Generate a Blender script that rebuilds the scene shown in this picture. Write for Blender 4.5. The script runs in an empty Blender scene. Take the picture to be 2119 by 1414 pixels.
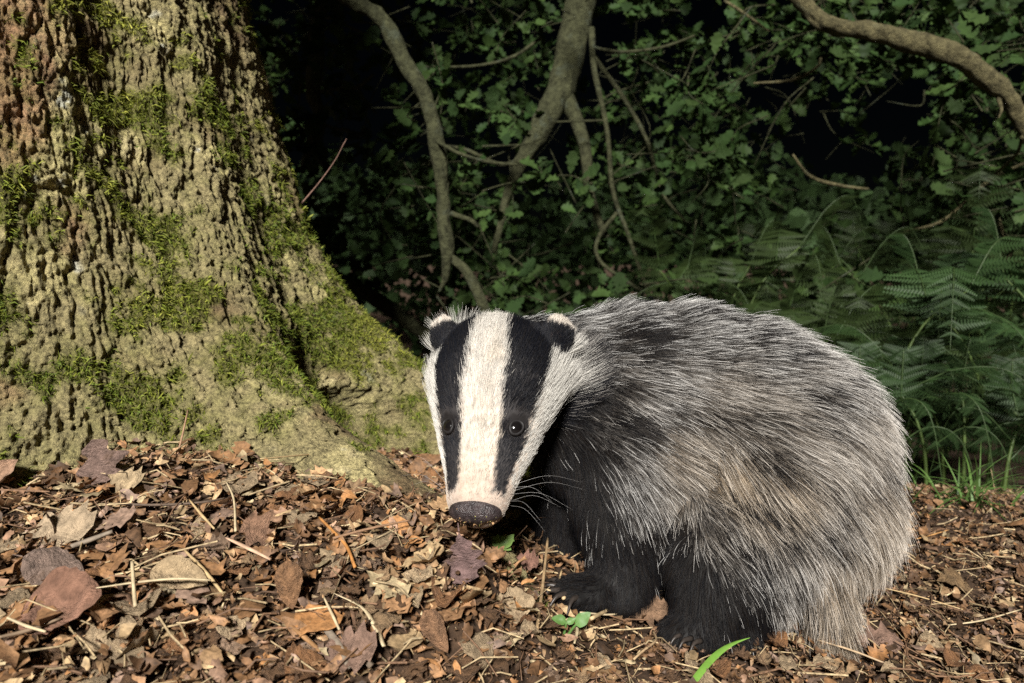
import bpy, bmesh, math, random
import numpy as np
from mathutils import Vector, Matrix

R = math.radians
random.seed(7)
rng = np.random.default_rng(11)
S = bpy.context.scene
COL = S.collection

# ------------------------------------------------------------------ camera, sky, sun, exposure
PITCH = R(6.0)
CAM = np.array([0.0, 0.0, 0.33])
FPX = 1530.0                       # focal length in photograph pixels (2119 wide)
cam_d = bpy.data.cameras.new('camera')
cam = bpy.data.objects.new('camera', cam_d)
COL.objects.link(cam)
cam.location = CAM
cam.rotation_euler = (math.pi / 2 - PITCH, 0, 0)
cam_d.sensor_width = 36.0
cam_d.lens = 36.0 * FPX / 2119.0
cam_d.clip_start = 0.01
cam_d.clip_end = 400.0
cam_d.dof.use_dof = True
cam_d.dof.focus_distance = 0.60
cam_d.dof.aperture_fstop = 9.0
S.camera = cam

SUN_EL, SUN_AZ = R(35), R(7.0)      # light from above, behind and left of the camera
LDIR = Vector((-math.sin(SUN_AZ) * math.cos(SUN_EL), -math.cos(SUN_AZ) * math.cos(SUN_EL), math.sin(SUN_EL)))
world = bpy.data.worlds.new('World')
S.world = world
world.use_nodes = True
wn = world.node_tree
sky = wn.nodes.new('ShaderNodeTexSky')
sky.sky_type = 'NISHITA'
sky.sun_disc = False
sky.sun_elevation = SUN_EL
sky.sun_rotation = math.atan2(LDIR.x, LDIR.y)
wn.links.new(sky.outputs[0], wn.nodes['Background'].inputs['Color'])
wn.nodes['Background'].inputs['Strength'].default_value = 0.00012      # night
sun_d = bpy.data.lights.new('sun', 'SUN')
sun_d.energy = 5.0
sun_d.angle = R(9.0)
sun_d.color = (1.0, 0.965, 0.91)
sun = bpy.data.objects.new('sun', sun_d)
COL.objects.link(sun)
sun.rotation_euler = LDIR.to_track_quat('Z', 'Y').to_euler()
S.view_settings.view_transform = 'Standard'
S.view_settings.look = 'None'
S.view_settings.exposure = 0.85
S.view_settings.gamma = 1.0
S.render.engine = 'CYCLES'
cy = S.cycles
cy.max_bounces = 6
cy.diffuse_bounces = 3
cy.glossy_bounces = 3
cy.transmission_bounces = 5
cy.transparent_max_bounces = 6
cy.sample_clamp_indirect = 2.0
cy.sample_clamp_direct = 4.0
cy.use_denoising = False
cy.use_adaptive_sampling = False
S.cycles_curves.shape = 'RIBBONS'
S.cycles_curves.subdivisions = 2

# ------------------------------------------------------------------ helpers
CP, SP = math.cos(PITCH), math.sin(PITCH)
FW = np.array([0, CP, -SP]); UP = np.array([0, SP, CP]); RT = np.array([1.0, 0, 0])

def P(px, py, d):
    """point seen at photo position px, py at distance d along the view axis"""
    return CAM + d * (FW + (px - 1059.5) / FPX * RT - (py - 707.0) / FPX * UP)

def to_px(p):
    q = np.asarray(p) - CAM
    d = q @ FW
    return 1059.5 + FPX * (q @ RT) / d, 707.0 - FPX * (q @ UP) / d, d

def nrm(v):
    v = np.asarray(v, float)
    return v / (np.linalg.norm(v, axis=-1, keepdims=True) + 1e-12)

def sm(e0, e1, x):
    t = np.clip((x - e0) / (e1 - e0), 0, 1)
    return t * t * (3 - 2 * t)

def _h(i, seed):
    i = i.astype(np.int64)
    n = i[..., 0] * 374761393 + i[..., 1] * 668265263 + i[..., 2] * 1274126177 + seed * 974634777
    n = (n ^ (n >> 13)) * 1274126177 & 0xFFFFFFFF
    n = (n ^ (n >> 16)) * 2246822519 & 0xFFFFFFFF
    n = n ^ (n >> 15)
    return (n & 0xFFFFFF) / float(0xFFFFFF)

def vnoise(p, seed=0):
    p = np.asarray(p, float)
    i = np.floor(p); f = p - i
    f = f * f * (3 - 2 * f)
    out = 0
    for dx in (0, 1):
        for dy in (0, 1):
            for dz in (0, 1):
                w = (f[..., 0] if dx else 1 - f[..., 0]) * (f[..., 1] if dy else 1 - f[..., 1]) * (f[..., 2] if dz else 1 - f[..., 2])
                out = out + w * _h(i + np.array([dx, dy, dz]), seed)
    return out * 2 - 1

_ROT = np.array(Matrix.Rotation(.7, 3, 'X') @ Matrix.Rotation(.9, 3, 'Y') @ Matrix.Rotation(.5, 3, 'Z'))
def fbm(p, oct=4, seed=0, gain=0.5):
    p = np.asarray(p, float)
    a, s, t = 1.0, 0, 0
    for k in range(oct):
        s = s + a * vnoise((p @ _ROT) * (2.03 ** k) + 17.3 * k, seed + k)
        t += a
        a *= gain
    return s / t

def worley2(u, v, seed=0):
    iu, iv = np.floor(u), np.floor(v)
    f1 = np.full(u.shape, 9.0); f2 = np.full(u.shape, 9.0)
    cid = np.zeros(u.shape)
    for dx in (-1, 0, 1):
        for dy in (-1, 0, 1):
            c = np.stack([iu + dx, iv + dy, np.zeros_like(iu)], -1)
            d = np.hypot(c[..., 0] + _h(c, seed) - u, c[..., 1] + _h(c, seed + 5) - v)
            m = d < f1
            f2 = np.where(m, f1, np.minimum(f2, d))
            cid = np.where(m, _h(c, seed + 9), cid)
            f1 = np.where(m, d, f1)
    return f1, f2, cid

def mesh(name, V, Fs, mat=None, cols=None, attrs=None, smooth=True):
    """V (n,3); Fs list of (m,k) index arrays; cols (n,3) vertex colours"""
    V = np.asarray(V, np.float32)
    me = bpy.data.meshes.new(name)
    me.vertices.add(len(V))
    me.vertices.foreach_set('co', V.ravel())
    Fs = [np.asarray(f, np.int32) for f in Fs if len(f)]
    nl = sum(f.size for f in Fs); npoly = sum(len(f) for f in Fs)
    me.loops.add(nl)
    me.loops.foreach_set('vertex_index', np.concatenate([f.ravel() for f in Fs]))
    me.polygons.add(npoly)
    tot = np.concatenate([np.full(len(f), f.shape[1], np.int32) for f in Fs])
    me.polygons.foreach_set('loop_start', np.concatenate([[0], np.cumsum(tot)[:-1]]).astype(np.int32))
    me.polygons.foreach_set('use_smooth', np.full(npoly, smooth))
    me.update(calc_edges=True)
    if cols is not None:
        a = me.attributes.new('col', 'FLOAT_COLOR', 'POINT')
        c4 = np.ones((len(V), 4), np.float32); c4[:, :3] = cols
        a.data.foreach_set('color', c4.ravel())
    for k, v in (attrs or {}).items():
        a = me.attributes.new(k, 'FLOAT', 'POINT')
        a.data.foreach_set('value', np.asarray(v, np.float32))
    if mat is not None:
        me.materials.append(mat)
    return me

def link(name, me, parent=None, loc=None, rot=None, scale=None):
    o = bpy.data.objects.new(name, me)
    COL.objects.link(o)
    if parent is not None:
        o.parent = parent
    if loc is not None:
        o.location = loc
    if rot is not None:
        o.rotation_euler = rot
    if scale is not None:
        o.scale = scale
    return o

def tag(o, label=None, cat=None, group=None, kind=None):
    if label: o['label'] = label
    if cat: o['category'] = cat
    if group: o['group'] = group
    if kind: o['kind'] = kind
    return o

def empty(name, loc, label, cat, group=None):
    o = bpy.data.objects.new(name, None)
    COL.objects.link(o)
    o.empty_display_size = 0.02
    o.location = loc
    return tag(o, label, cat, group)

class Acc:
    """collects pieces into one mesh"""
    def __init__(s): s.V = []; s.F = {}; s.C = []; s.n = 0
    def add(s, V, Fs, col=None):
        V = np.asarray(V, float)
        s.V.append(V)
        for f in Fs:
            f = np.asarray(f)
            if len(f): s.F.setdefault(f.shape[1], []).append(f + s.n)
        if col is not None:
            s.C.append(np.broadcast_to(np.asarray(col, float), (len(V), 3)))
        s.n += len(V)
    def mesh(s, name, mat, smooth=True):
        return mesh(name, np.concatenate(s.V), [np.concatenate(v) for v in s.F.values()], mat,
                    np.concatenate(s.C) if s.C else None, smooth=smooth)

def catmull(pts, n):
    pts = np.asarray(pts, float)
    if len(pts) < 3:
        t = np.linspace(0, 1, n)[:, None]
        return pts[0] * (1 - t) + pts[-1] * t
    p = np.vstack([2 * pts[0] - pts[1], pts, 2 * pts[-1] - pts[-2]])
    out = []
    for t in np.linspace(0, len(pts) - 1 - 1e-6, n):
        i = int(t); f = t - i
        a, b, c, d = p[i], p[i + 1], p[i + 2], p[i + 3]
        out.append(.5 * ((2 * b) + (c - a) * f + (2 * a - 5 * b + 4 * c - d) * f * f + (3 * b - a - 3 * c + d) * f ** 3))
    return np.array(out)

def tube(pts, rad, sides=6, cap=True, flat=1.0, noise=0.0, seed=0):
    """a swept tube; returns V, [quads, caps]"""
    pts = np.asarray(pts, float)
    n = len(pts)
    rad = np.broadcast_to(np.asarray(rad, float), (n,))
    T = nrm(np.gradient(pts, axis=0))
    ref = np.array([0.13, 0.31, 0.94])
    if abs(T[0] @ ref) > .9: ref = np.array([1.0, 0.1, 0.0])
    A = nrm(ref - T * (T @ ref)[:, None]); B = np.cross(T, A)
    an = np.linspace(0, 2 * math.pi, sides, endpoint=False)
    r = rad[:, None] * np.ones(sides)
    V = pts[:, None] + r[..., None] * (np.cos(an)[None, :, None] * A[:, None] * flat + np.sin(an)[None, :, None] * B[:, None])
    if noise:
        k = vnoise(V * (0.35 / max(rad.mean(), 1e-4)) + seed * 7.1, seed)
        V = pts[:, None] + (V - pts[:, None]) * (1 + noise * k)[..., None]
    V = V.reshape(-1, 3)
    i = np.arange(n - 1)[:, None] * sides + np.arange(sides)[None]
    j = np.arange(n - 1)[:, None] * sides + (np.arange(sides)[None] + 1) % sides
    Q = np.stack([i, j, j + sides, i + sides], -1).reshape(-1, 4)
    F = [Q]
    if cap:
        F.append(np.array([np.arange(sides)[::-1], np.arange(sides) + (n - 1) * sides]))
    return V, F

# ------------------------------------------------------------------ materials
def newmat(name):
    m = bpy.data.materials.new(name)
    m.use_nodes = True
    nt = m.node_tree
    return m, nt, nt.nodes['Principled BSDF']

def N(nt, t, **kw):
    n = nt.nodes.new(t)
    for k, v in kw.items():
        if k in n.inputs: n.inputs[k].default_value = v
        else: setattr(n, k, v)
    return n

def surf(name, base=None, attr=None, objcol=False, var=0.35, scale=60.0, rough=0.75, bump=0.3, bscale=None, bdist=0.002, spec=0.3,
         translucent=0.0, dark=None, hue=0.0):
    """general natural surface: base colour x noise variation + bump; colour from a value, a 'col' attribute or the object colour"""
    m, nt, b = newmat(name)
    L = nt.links
    tc = N(nt, 'ShaderNodeTexCoord')
    no = N(nt, 'ShaderNodeTexNoise', Scale=scale, Detail=6.0, Roughness=0.65)
    L.new(tc.outputs['Object'], no.inputs['Vector'])
    if attr:
        src = N(nt, 'ShaderNodeAttribute', attribute_name=attr).outputs['Color']
    elif objcol:
        src = N(nt, 'ShaderNodeObjectInfo').outputs['Color']
    else:
        src = N(nt, 'ShaderNodeRGB'); src.outputs[0].default_value = (*base, 1); src = src.outputs[0]
    mr = N(nt, 'ShaderNodeMapRange')
    mr.inputs['From Min'].default_value = 0.3; mr.inputs['From Max'].default_value = 0.7
    mr.inputs['To Min'].default_value = 1 - var; mr.inputs['To Max'].default_value = 1 + var
    L.new(no.outputs['Fac'], mr.inputs['Value'])
    mu = N(nt, 'ShaderNodeMix', data_type='RGBA', blend_type='MULTIPLY')
    mu.inputs['Factor'].default_value = 1.0
    L.new(src, mu.inputs['A']); L.new(mr.outputs[0], mu.inputs['B'])
    out = mu.outputs['Result']
    if dark is not None:      # blotches of a second colour
        n2 = N(nt, 'ShaderNodeTexNoise', Scale=scale * 0.35, Detail=4.0, Roughness=0.6)
        L.new(tc.outputs['Object'], n2.inputs['Vector'])
        rp = N(nt, 'ShaderNodeMapRange'); rp.inputs['From Min'].default_value = .58; rp.inputs['From Max'].default_value = .70
        L.new(n2.outputs['Fac'], rp.inputs['Value'])
        m2 = N(nt, 'ShaderNodeMix', data_type='RGBA')
        L.new(rp.outputs[0], m2.inputs['Factor']); L.new(out, m2.inputs['A']); m2.inputs['B'].default_value = (*dark, 1)
        out = m2.outputs['Result']
    L.new(out, b.inputs['Base Color'])
    b.inputs['Roughness'].default_value = rough
    b.inputs['Specular IOR Level'].default_value = spec
    if bump:
        nb = N(nt, 'ShaderNodeTexNoise', Scale=bscale or scale * 3, Detail=5.0, Roughness=0.7)
        L.new(tc.outputs['Object'], nb.inputs['Vector'])
        bp = N(nt, 'ShaderNodeBump', Strength=bump, Distance=bdist)
        L.new(nb.outputs['Fac'], bp.inputs['Height']); L.new(bp.outputs['Normal'], b.inputs['Normal'])
    if translucent:
        tr = N(nt, 'ShaderNodeBsdfTranslucent')
        L.new(out, tr.inputs['Color'])
        mx = N(nt, 'ShaderNodeMixShader'); mx.inputs[0].default_value = translucent
        L.new(b.outputs[0], mx.inputs[1]); L.new(tr.outputs[0], mx.inputs[2])
        L.new(mx.outputs[0], nt.nodes['Material Output'].inputs['Surface'])
    return m

M = {}
M['soil'] = surf('soil', (0.055, 0.032, 0.018), var=.5, scale=90, rough=.95, bump=.8, bscale=260, bdist=.004)
M['bark'] = surf('bark', attr='col', var=.75, scale=260, rough=.85, bump=1.0, bscale=520, bdist=.006, spec=.25, dark=(.20, .17, .085))
M['moss'] = surf('moss', attr='col', var=.25, scale=80, rough=.7, bump=0, translucent=.25)
M['dead_leaf'] = surf('dead_leaf', objcol=True, var=.55, scale=5, rough=.62, bump=.7, bscale=14, bdist=.022, spec=.35, dark=(.13, .08, .05), translucent=.08)
M['litter'] = surf('litter', attr='col', var=.6, scale=230, rough=.65, bump=.5, bscale=300, bdist=.001, spec=.4)
M['straw'] = surf('straw', objcol=True, var=.3, scale=120, rough=.6, bump=.3, bscale=400, bdist=.0005)
M['twig'] = surf('twig', objcol=True, var=.4, scale=110, rough=.8, bump=.6, bscale=300, bdist=.001)
M['branch'] = surf('branch', (.046, .048, .024), var=.7, scale=60, rough=.9, bump=1.0, bscale=110, bdist=.012, dark=(.065, .075, .05), spec=.15)
M['oak_leaf'] = surf('oak_leaf', attr='col', var=.25, scale=30, rough=.65, bump=.3, bscale=120, bdist=.002, spec=.15, translucent=.12)
M['green'] = surf('green', objcol=True, var=.2, scale=60, rough=.5, bump=.15, spec=.4, translucent=.2)
M['fern'] = surf('fern', objcol=True, var=.25, scale=30, rough=.6, bump=0, spec=.3, translucent=.2)
M['limb_pale'] = surf('limb_pale', (.098, .086, .042), var=.7, scale=75, rough=.9, bump=1.0, bscale=190, bdist=.010, dark=(.12, .12, .07), spec=.2)

# ------------------------------------------------------------------ the ground
_CT = np.array([
    (-.33, .65, .152), (-.46, .65, .138), (-.29, .40, .093), (-.07, .62, .112), (-.03, .55, .108), (-.033, .49, .088),
    (-.05, .45, .064), (.015, .50, .038), (.03, .60, .036), (.06, .64, .016), (.095, .64, .008), (.16, .60, .004), (.10, .56, .014), (.05, .52, .026),
    (0, .80, .05), (.1, .8, .02), (.3, .8, .004), (.5, .9, .010), (.5, .55, .0), (.2, .45, 0), (0, .3, .02), (-.3, .2, .05), (-.6, .4, .09),
    (-.7, .7, .13), (0, 1.0, .03), (.5, 1.05, .005), (.62, .98, .01), (.6, 1.3, -.08), (0, 1.4, -.05), (0, 2, -.2), (.8, 2, -.2), (-.8, 1.5, .05), (-1.2, 2.4, -.15),
    (-.2, .50, .112), (-.2, .62, .130), (.3, .62, .0), (.3, .5, .0), (-.15, .42, .078), (1.2, 1.0, -.05), (1.2, .4, 0), (-1.2, .5, .08), (0, 3, -.25), (2, 3, -.25), (-2, 3, -.25), (0, -1, 0), (-1, -1, .03), (1, -1, 0)])
_D = np.linalg.norm(_CT[:, None, :2] - _CT[None, :, :2], axis=-1)
_W = np.linalg.solve(np.sqrt(_D ** 2 + 1e-4), _CT[:, 2] - .02)

def zg0(x, y):
    x = np.asarray(x, float); y = np.asarray(y, float)
    d = np.sqrt((x[..., None] - _CT[:, 0]) ** 2 + (y[..., None] - _CT[:, 1]) ** 2 + 1e-4)
    z = d @ _W + .02
    far = sm(2.2, 4.0, np.hypot(x, y - .6))
    return z * (1 - far) - .22 * far

def zg(x, y):
    x = np.asarray(x, float); y = np.asarray(y, float)
    q = np.stack([x, y, np.zeros_like(x)], -1)
    far = sm(1.5, 6, np.hypot(x, y))
    return zg0(x, y) + .007 * fbm(q * 14, 3, 3) + .004 * fbm(q * 45, 2, 8) + far * .12 * fbm(q * .6, 2, 5)

def ghit(px, py):
    """where the line of sight through a photo position meets the ground"""
    d = np.linspace(.32, 1.6, 260)
    q = np.array([P(px, py, k) for k in d])
    below = q[:, 2] < zg(q[:, 0], q[:, 1])
    i = int(np.argmax(below)) if below.any() else len(d) - 1
    return q[i]

def axis(a, b, fine, lo, hi, g=1.35):
    c = list(np.arange(a, b + fine / 2, fine))
    s = fine
    while c[-1] < hi: s *= g; c.append(c[-1] + s)
    s = fine
    while c[0] > lo: s *= g; c.insert(0, c[0] - s)
    return np.array(c)

gx = axis(-.75, .85, .006, -120, 120); gy = axis(.25, 1.25, .006, -60, 200)
GX, GY = np.meshgrid(gx, gy)
GZ = zg(GX, GY)
i = np.arange(len(gy) - 1)[:, None] * len(gx) + np.arange(len(gx) - 1)[None]
gq = np.stack([i, i + 1, i + 1 + len(gx), i + len(gx)], -1).reshape(-1, 4)
ground = link('ground', mesh('ground', np.stack([GX, GY, GZ], -1).reshape(-1, 3), [gq], M['soil']))
tag(ground, 'dark brown woodland soil under the dead leaves', kind='structure')

# ------------------------------------------------------------------ the old oak on the left
TC = np.array([-.72, 1.05])
def ang_gauss(th, c, w): return np.exp(-((th - c) / w) ** 2)

def trunk_r(th, z):
    """radius of the trunk at angle th (degrees) and height z, without bark relief"""
    r0 = np.interp(z, [-.2, .0, .1, .148, .206, .278, .378, .5, .72, 1.0, 1.6, 3.4],
                   [.62, .57, .535, .51, .482, .445, .41, .38, .338, .318, .30, .26])
    aA = np.interp(z, [.0, .08, .12, .16, .2, .26, .34, .5], [.34, .30, .215, .125, .085, .045, .02, .0])
    aB = np.interp(z, [.0, .1, .15, .2, .26, .34, .5], [.26, .20, .12, .075, .045, .02, .0])
    aV = np.interp(z, [.0, .1, .17, .25, .4], [.20, .17, .05, .0, .0])
    aC = np.interp(z, [.0, .1, .3, .5, .7, 1.0, 1.6], [.015, .02, .035, .045, .045, .03, .0])
    gz = np.interp(z, [.15, .3, .5, .9, 1.4], [.0, .012, .022, .022, .01])
    gth = np.interp(z, [.2, .4, .65], [-31.0, -36.0, -40.0])
    r = r0 + aA * ang_gauss(th, -31 + 10 * (z - .1), np.where(th > -31 + 10 * (z - .1), 6.0, 9.0)) + aB * ang_gauss(th, 4, np.where(th < 4, 11.0, 8.0)) - aV * ang_gauss(th, -14.5, 6.5)
    r = r + aC * ang_gauss(th, -58, 15) - gz * ang_gauss(th, gth, 5.5)
    r = r + np.interp(z, [.1, .3, .8], [.0, .008, .010]) * (ang_gauss(th, -22, 5) - .35 * ang_gauss(th, -13, 4.5))
    r = r + .10 * np.exp(-np.clip(z, 0, 9) / .12) * (ang_gauss(th, -95, 14) + ang_gauss(th, 60, 16) + ang_gauss(th, 120, 18) + ang_gauss(th, 190, 18))
    # hollow added to the side root's shape to make a shaded recess
    r = r - .15 * (1 - sm(.45, 1.15, np.hypot((th + 9.5) / 7.0, (z - .06) / .10)))
    return r

th_f = np.linspace(-80, 24, 600)
th_all = np.concatenate([th_f, np.linspace(24, 280, 130)[1:-1]])
z_all = np.concatenate([np.linspace(-.12, .03, 25)[:-1], np.linspace(.03, .80, 430), np.linspace(.80, 3.4, 150)[1:]])
TH, TZ = np.meshgrid(th_all, z_all)
rr = trunk_r(TH, TZ)
thr = np.radians(TH)
tx, ty = TC[0] + rr * np.cos(thr), TC[1] + rr * np.sin(thr)
q3 = np.stack([tx, ty, TZ], -1)
big = fbm(q3 * 7, 3, 21)
wu = fbm(q3 * 11, 3, 31); wv = fbm(q3 * 11, 3, 41)
lowz = 1 - sm(.14, .34, TZ)                       # the roots: rougher, less upright plates
uu = thr * .42 + .009 * wu; vv = TZ + .03 * wv
uu = uu + .006 * fbm(q3 * 34, 2, 33); vv = vv + .016 * fbm(q3 * 30, 2, 43)
f1, f2, cid = worley2(uu * 27, vv * 7.5, 3)
g1, g2, cid2 = worley2(uu * 58 + 3, vv * 27, 7)
h1, h2, cid3 = worley2(uu * 135 + 1, vv * 95, 13)
plate = sm(.0, .20, f2 - f1); plate2 = sm(.0, .18, g2 - g1); plate3 = sm(.0, .3, h2 - h1)
fine = fbm(q3 * 150, 3, 51, .65)
rough = 1 - 2 * np.abs(fbm(q3 * np.array([40, 40, 26]), 5, 61, .65))
flake = 1 - 2 * np.abs(fbm(q3 * np.array([95, 95, 60]) + 4, 3, 66, .6))
fib = fbm(np.stack([uu * 210, vv * 20, np.zeros_like(uu)], -1), 3, 71)
up = 1 - .5 * lowz
c2 = np.stack([uu * 46, vv * 7.5, np.zeros_like(uu)], -1)
crack1 = np.exp(-(fbm(c2, 3, 74, .55) / .07) ** 2); crack2 = np.exp(-(fbm(c2 * 2.3 + 7, 3, 77, .55) / .08) ** 2)
disp = up * (.006 * (plate - .8) + .007 * (cid - .5) - .0045 * crack1) - .0030 * crack2 + .0030 * (plate2 - .6) + .0045 * (cid2 - .5) + .0020 * (plate3 - .6) + .0026 * (cid3 - .5) + .0030 * fine + .0060 * (rough - .6) + .0045 * (flake - .6) + .0030 * fib * up + .014 * big + lowz * (.007 * (rough - .6) + .0040 * (cid2 - .5) + .0030 * (flake - .6) - .004 * crack1)
R2 = rr + .78 * disp
tx, ty = TC[0] + R2 * np.cos(thr), TC[1] + R2 * np.sin(thr)
TV = np.stack([tx, ty, TZ], -1)
nT, nZ = len(th_all), len(z_all)
# bark colour: grey brown, with pale lichened plates, rusty bare patches and green-stained moss ground
pa = fbm(q3 * 16, 4, 81); pb = fbm(q3 * 9 + 5, 4, 91); pc = fbm(q3 * 30, 4, 101)
base = np.array([.315, .265, .130]) * np.ones(TV.shape)
def mixc(a, c, f): return a * (1 - f[..., None]) + np.array(c) * f[..., None]
base = mixc(base, (.16, .105, .055), sm(.0, .4, -pb) * .85)
base = mixc(base, (.54, .46, .22), sm(.08, .36, pa + .35 * pc) * .85)
base = mixc(base, (.56, .47, .26), sm(.2, .45, pc) * sm(-.1, .3, pa) * .9)
rust = ang_gauss(TH, -52.5, 8) * sm(.16, .26, TZ) * (1 - sm(.62, .72, TZ)) * sm(.02, .3, fbm(q3 * 14 + 9, 3, 111))
base = mixc(base, (.33, .18, .10), rust * .85)
white = sm(.42, .55, fbm(q3 * 48 + 3, 3, 121)) * sm(.0, .3, pa)
base = mixc(base, (.55, .56, .50), white * .8)
# moss cover
mo = .55 * fbm(q3 * 13 + 2, 3, 131) + .5 * fbm(q3 * 36, 3, 141) + .3 * fbm(q3 * 75, 2, 146) + .03
mo = mo + .15 * ang_gauss(TH, -43, 7) + .10 * ang_gauss(TH, -56, 6) * sm(.2, .5, TZ) + .32 * ang_gauss(TH, 1, 9) * (1 - sm(.22, .32, TZ)) + .06 * ang_gauss(TH, -24, 9)
mo = mo - .16 * ang_gauss(TH, -33, 8) * (1 - sm(.13, .2, TZ)) - .2 * rust
stain = sm(-.25, .2, mo)
base = mixc(base, (.19, .195, .05), stain * .40)
mossf = sm(.07, .26, mo)
base = mixc(base, (.11, .115, .02), mossf * .72)
TV2 = TV.reshape(-1, 3)
ii = np.arange(nZ - 1)[:, None] * nT + np.arange(nT)[None]
jj = np.arange(nZ - 1)[:, None] * nT + (np.arange(nT)[None] + 1) % nT
tq = np.stack([ii, jj, jj + nT, ii + nT], -1).reshape(-1, 4)
oak = empty('old_oak_tree', (TC[0], TC[1], 0), 'huge old oak trunk with mossy furrowed bark and spreading roots', 'tree')
OFF = np.array([TC[0], TC[1], 0.0])
link('trunk', mesh('trunk', TV2 - OFF, [tq], M['bark'], base.reshape(-1, 3)), oak)

def trunk_pt(th, z, out=0.0):
    a = int(np.clip(np.searchsorted(th_f, th), 1, len(th_f) - 2)); b = int(np.clip(np.searchsorted(z_all, z), 1, nZ - 2))
    p = TV[b, a]
    n = nrm(np.cross(TV[b, a + 1] - TV[b, a - 1], TV[b + 1, a] - TV[b - 1, a]))
    return p + n * out, n

def trunk_hit(px, py):
    """nearest visible trunk point at a photo position"""
    v = TV[:, :600].reshape(-1, 3)
    X, Y, D = to_px(v)
    d2 = (X - px) ** 2 + (Y - py) ** 2
    k = np.where(d2 < max(d2.min() * 1.5, 16))[0]
    k = k[np.argmin(D[k])]
    b, a = divmod(int(k), 600)
    return trunk_pt(th_f[a], z_all[b])

# moss: small curled strands growing where the moss cover is
gth = np.gradient(TV, axis=1); gzv = np.gradient(TV, axis=0)
TN = nrm(np.cross(gth, gzv))
w = (mossf ** 1.3)[:, :600].copy()
w[(TZ[:, :600] < .03) | (TZ[:, :600] > .85)] = 0
w = w * np.linalg.norm(gth[:, :600], axis=-1) * np.linalg.norm(gzv[:, :600], axis=-1)
NM = 80000
k = rng.choice(w.size, NM, p=w.ravel() / w.sum())
kb, ka = np.divmod(k, 600)
mp = TV[kb, ka] + rng.normal(0, .0012, (NM, 3)); mn = TN[kb, ka]
tufty = vnoise(mp * 70, 151) * .5 + .5
ml = (.0035 + .0075 * rng.random(NM)) * (.5 + .9 * tufty)
md = nrm(mn * .75 + rng.normal(0, .55, (NM, 3)) + np.array([0, 0, .12]))
mc = nrm(np.cross(md, rng.normal(0, 1, (NM, 3))))
hang = nrm(rng.normal(0, .6, (NM, 3)) + np.array([0, 0, -.9]) + mn * .3)
wid = (.00028 + .0003 * rng.random(NM))
p0 = mp - mn * .001; p1 = mp + md * (ml * .55)[:, None]; p2 = p1 + nrm(md * .5 + hang * .8) * (ml * .6)[:, None]
V = np.stack([p0 - mc * wid[:, None], p0 + mc * wid[:, None], p1 - mc * (wid * 1.3)[:, None], p1 + mc * (wid * 1.3)[:, None], p2], 1)
o5 = np.arange(NM)[:, None] * 5
hue = rng.random(NM)[:, None]; br = (.55 + .75 * rng.random(NM))[:, None]
patch = sm(-.3, .4, fbm(mp * 6, 2, 161))[:, None]
mcol = ((1 - hue) * np.array([.075, .115, .012]) + hue * np.array([.17, .185, .025])) * (1 - patch) + patch * ((1 - hue) * np.array([.13, .155, .016]) + hue * np.array([.26, .25, .045]))
mcol = np.repeat(mcol * br * 1.25, 5, axis=0)
moss = link('moss', mesh('moss', V.reshape(-1, 3) - OFF, [o5 + np.array([0, 1, 3, 2]), o5 + np.array([2, 3, 4])], M['moss'], mcol), oak)
tag(moss, kind='stuff')

# out-of-view leaf layer added overhead to shade the far background
NC = 7000
cc = np.stack([rng.uniform(-2.6, 2.4, NC), rng.uniform(1.15, 4.6, NC), rng.uniform(2.35, 3.0, NC)], -1)
ca = nrm(rng.normal(0, 1, (NC, 3)) * np.array([1, 1, .5])); cb = nrm(np.cross(ca, rng.normal(0, 1, (NC, 3))))
cl = rng.uniform(.045, .075, NC)[:, None]
V = np.stack([cc - ca * cl, cc + cb * cl * .55, cc + ca * cl, cc - cb * cl * .55], 1)
shade_canopy = link('shade_canopy', mesh('shade_canopy', V.reshape(-1, 3) - OFF, [np.arange(NC)[:, None] * 4 + np.arange(4)], M['oak_leaf'],
             np.repeat(np.array([.04, .075, .02]) * rng.uniform(.7, 1.3, (NC, 1)), 4, axis=0), smooth=False), oak)
tag(shade_canopy, kind='stuff')
lim = Acc()
for (x, y) in ((-2, 2.2), (-1.1, 3.4), (.1, 1.7), (.6, 3.2), (1.9, 2.4)):
    s = np.array([TC[0], TC[1], 1.9]); e = np.array([x, y, 2.65])
    lim.add(*tube(catmull([s, (s * .6 + e * .4) + np.array([0, 0, .25]), e], 14), np.linspace(.11, .02, 14), 8, noise=.2))
link('limb', Acc.mesh(lim, 'limb', M['branch']), None).parent = oak
bpy.data.objects['limb'].matrix_parent_inverse = Matrix.Translation(-Vector(OFF))

# twig and green buds that sprout from the trunk
def kid(name, V, F, mat, par, col=(1, 1, 1)):
    o = link(name, mesh(name, np.asarray(V) - np.array(par.location), F, mat), par)
    o.color = (*col, 1)
    return o
tb, tn_ = trunk_hit(640, 412)
e = P(712, 296, to_px(tb)[2] - .03)
tw = catmull([tb - tn_ * .005, tb * .65 + e * .35 + np.array([.004, 0, 0]), tb * .3 + e * .7 + np.array([.006, 0, .002]), e], 14)
kid('twig', *tube(tw, np.linspace(.0011, .0005, 14), 6), M['twig'], oak, (.17, .10, .075))
kid('twig', *tube([tw[10], tw[10] + np.array([.012, 0, .022])], [.0006, .0004], 5), M['twig'], oak, (.17, .10, .075))
for (px, py, l) in ((645, 430, .010), (648, 455, .012), (652, 442, .007), (655, 470, .007), (440, 600, .014), (425, 590, .012), (432, 575, .01)):
    b, n = trunk_hit(px, py)
    d = nrm(n * .6 + np.array([.6, 0, .35]))
    kid('sprout', *tube([b - n * .002, b + d * l * .6, b + d * l], [.0012, .0014, .0004], 6), M['green'], oak, (.30, .33, .05))

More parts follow.
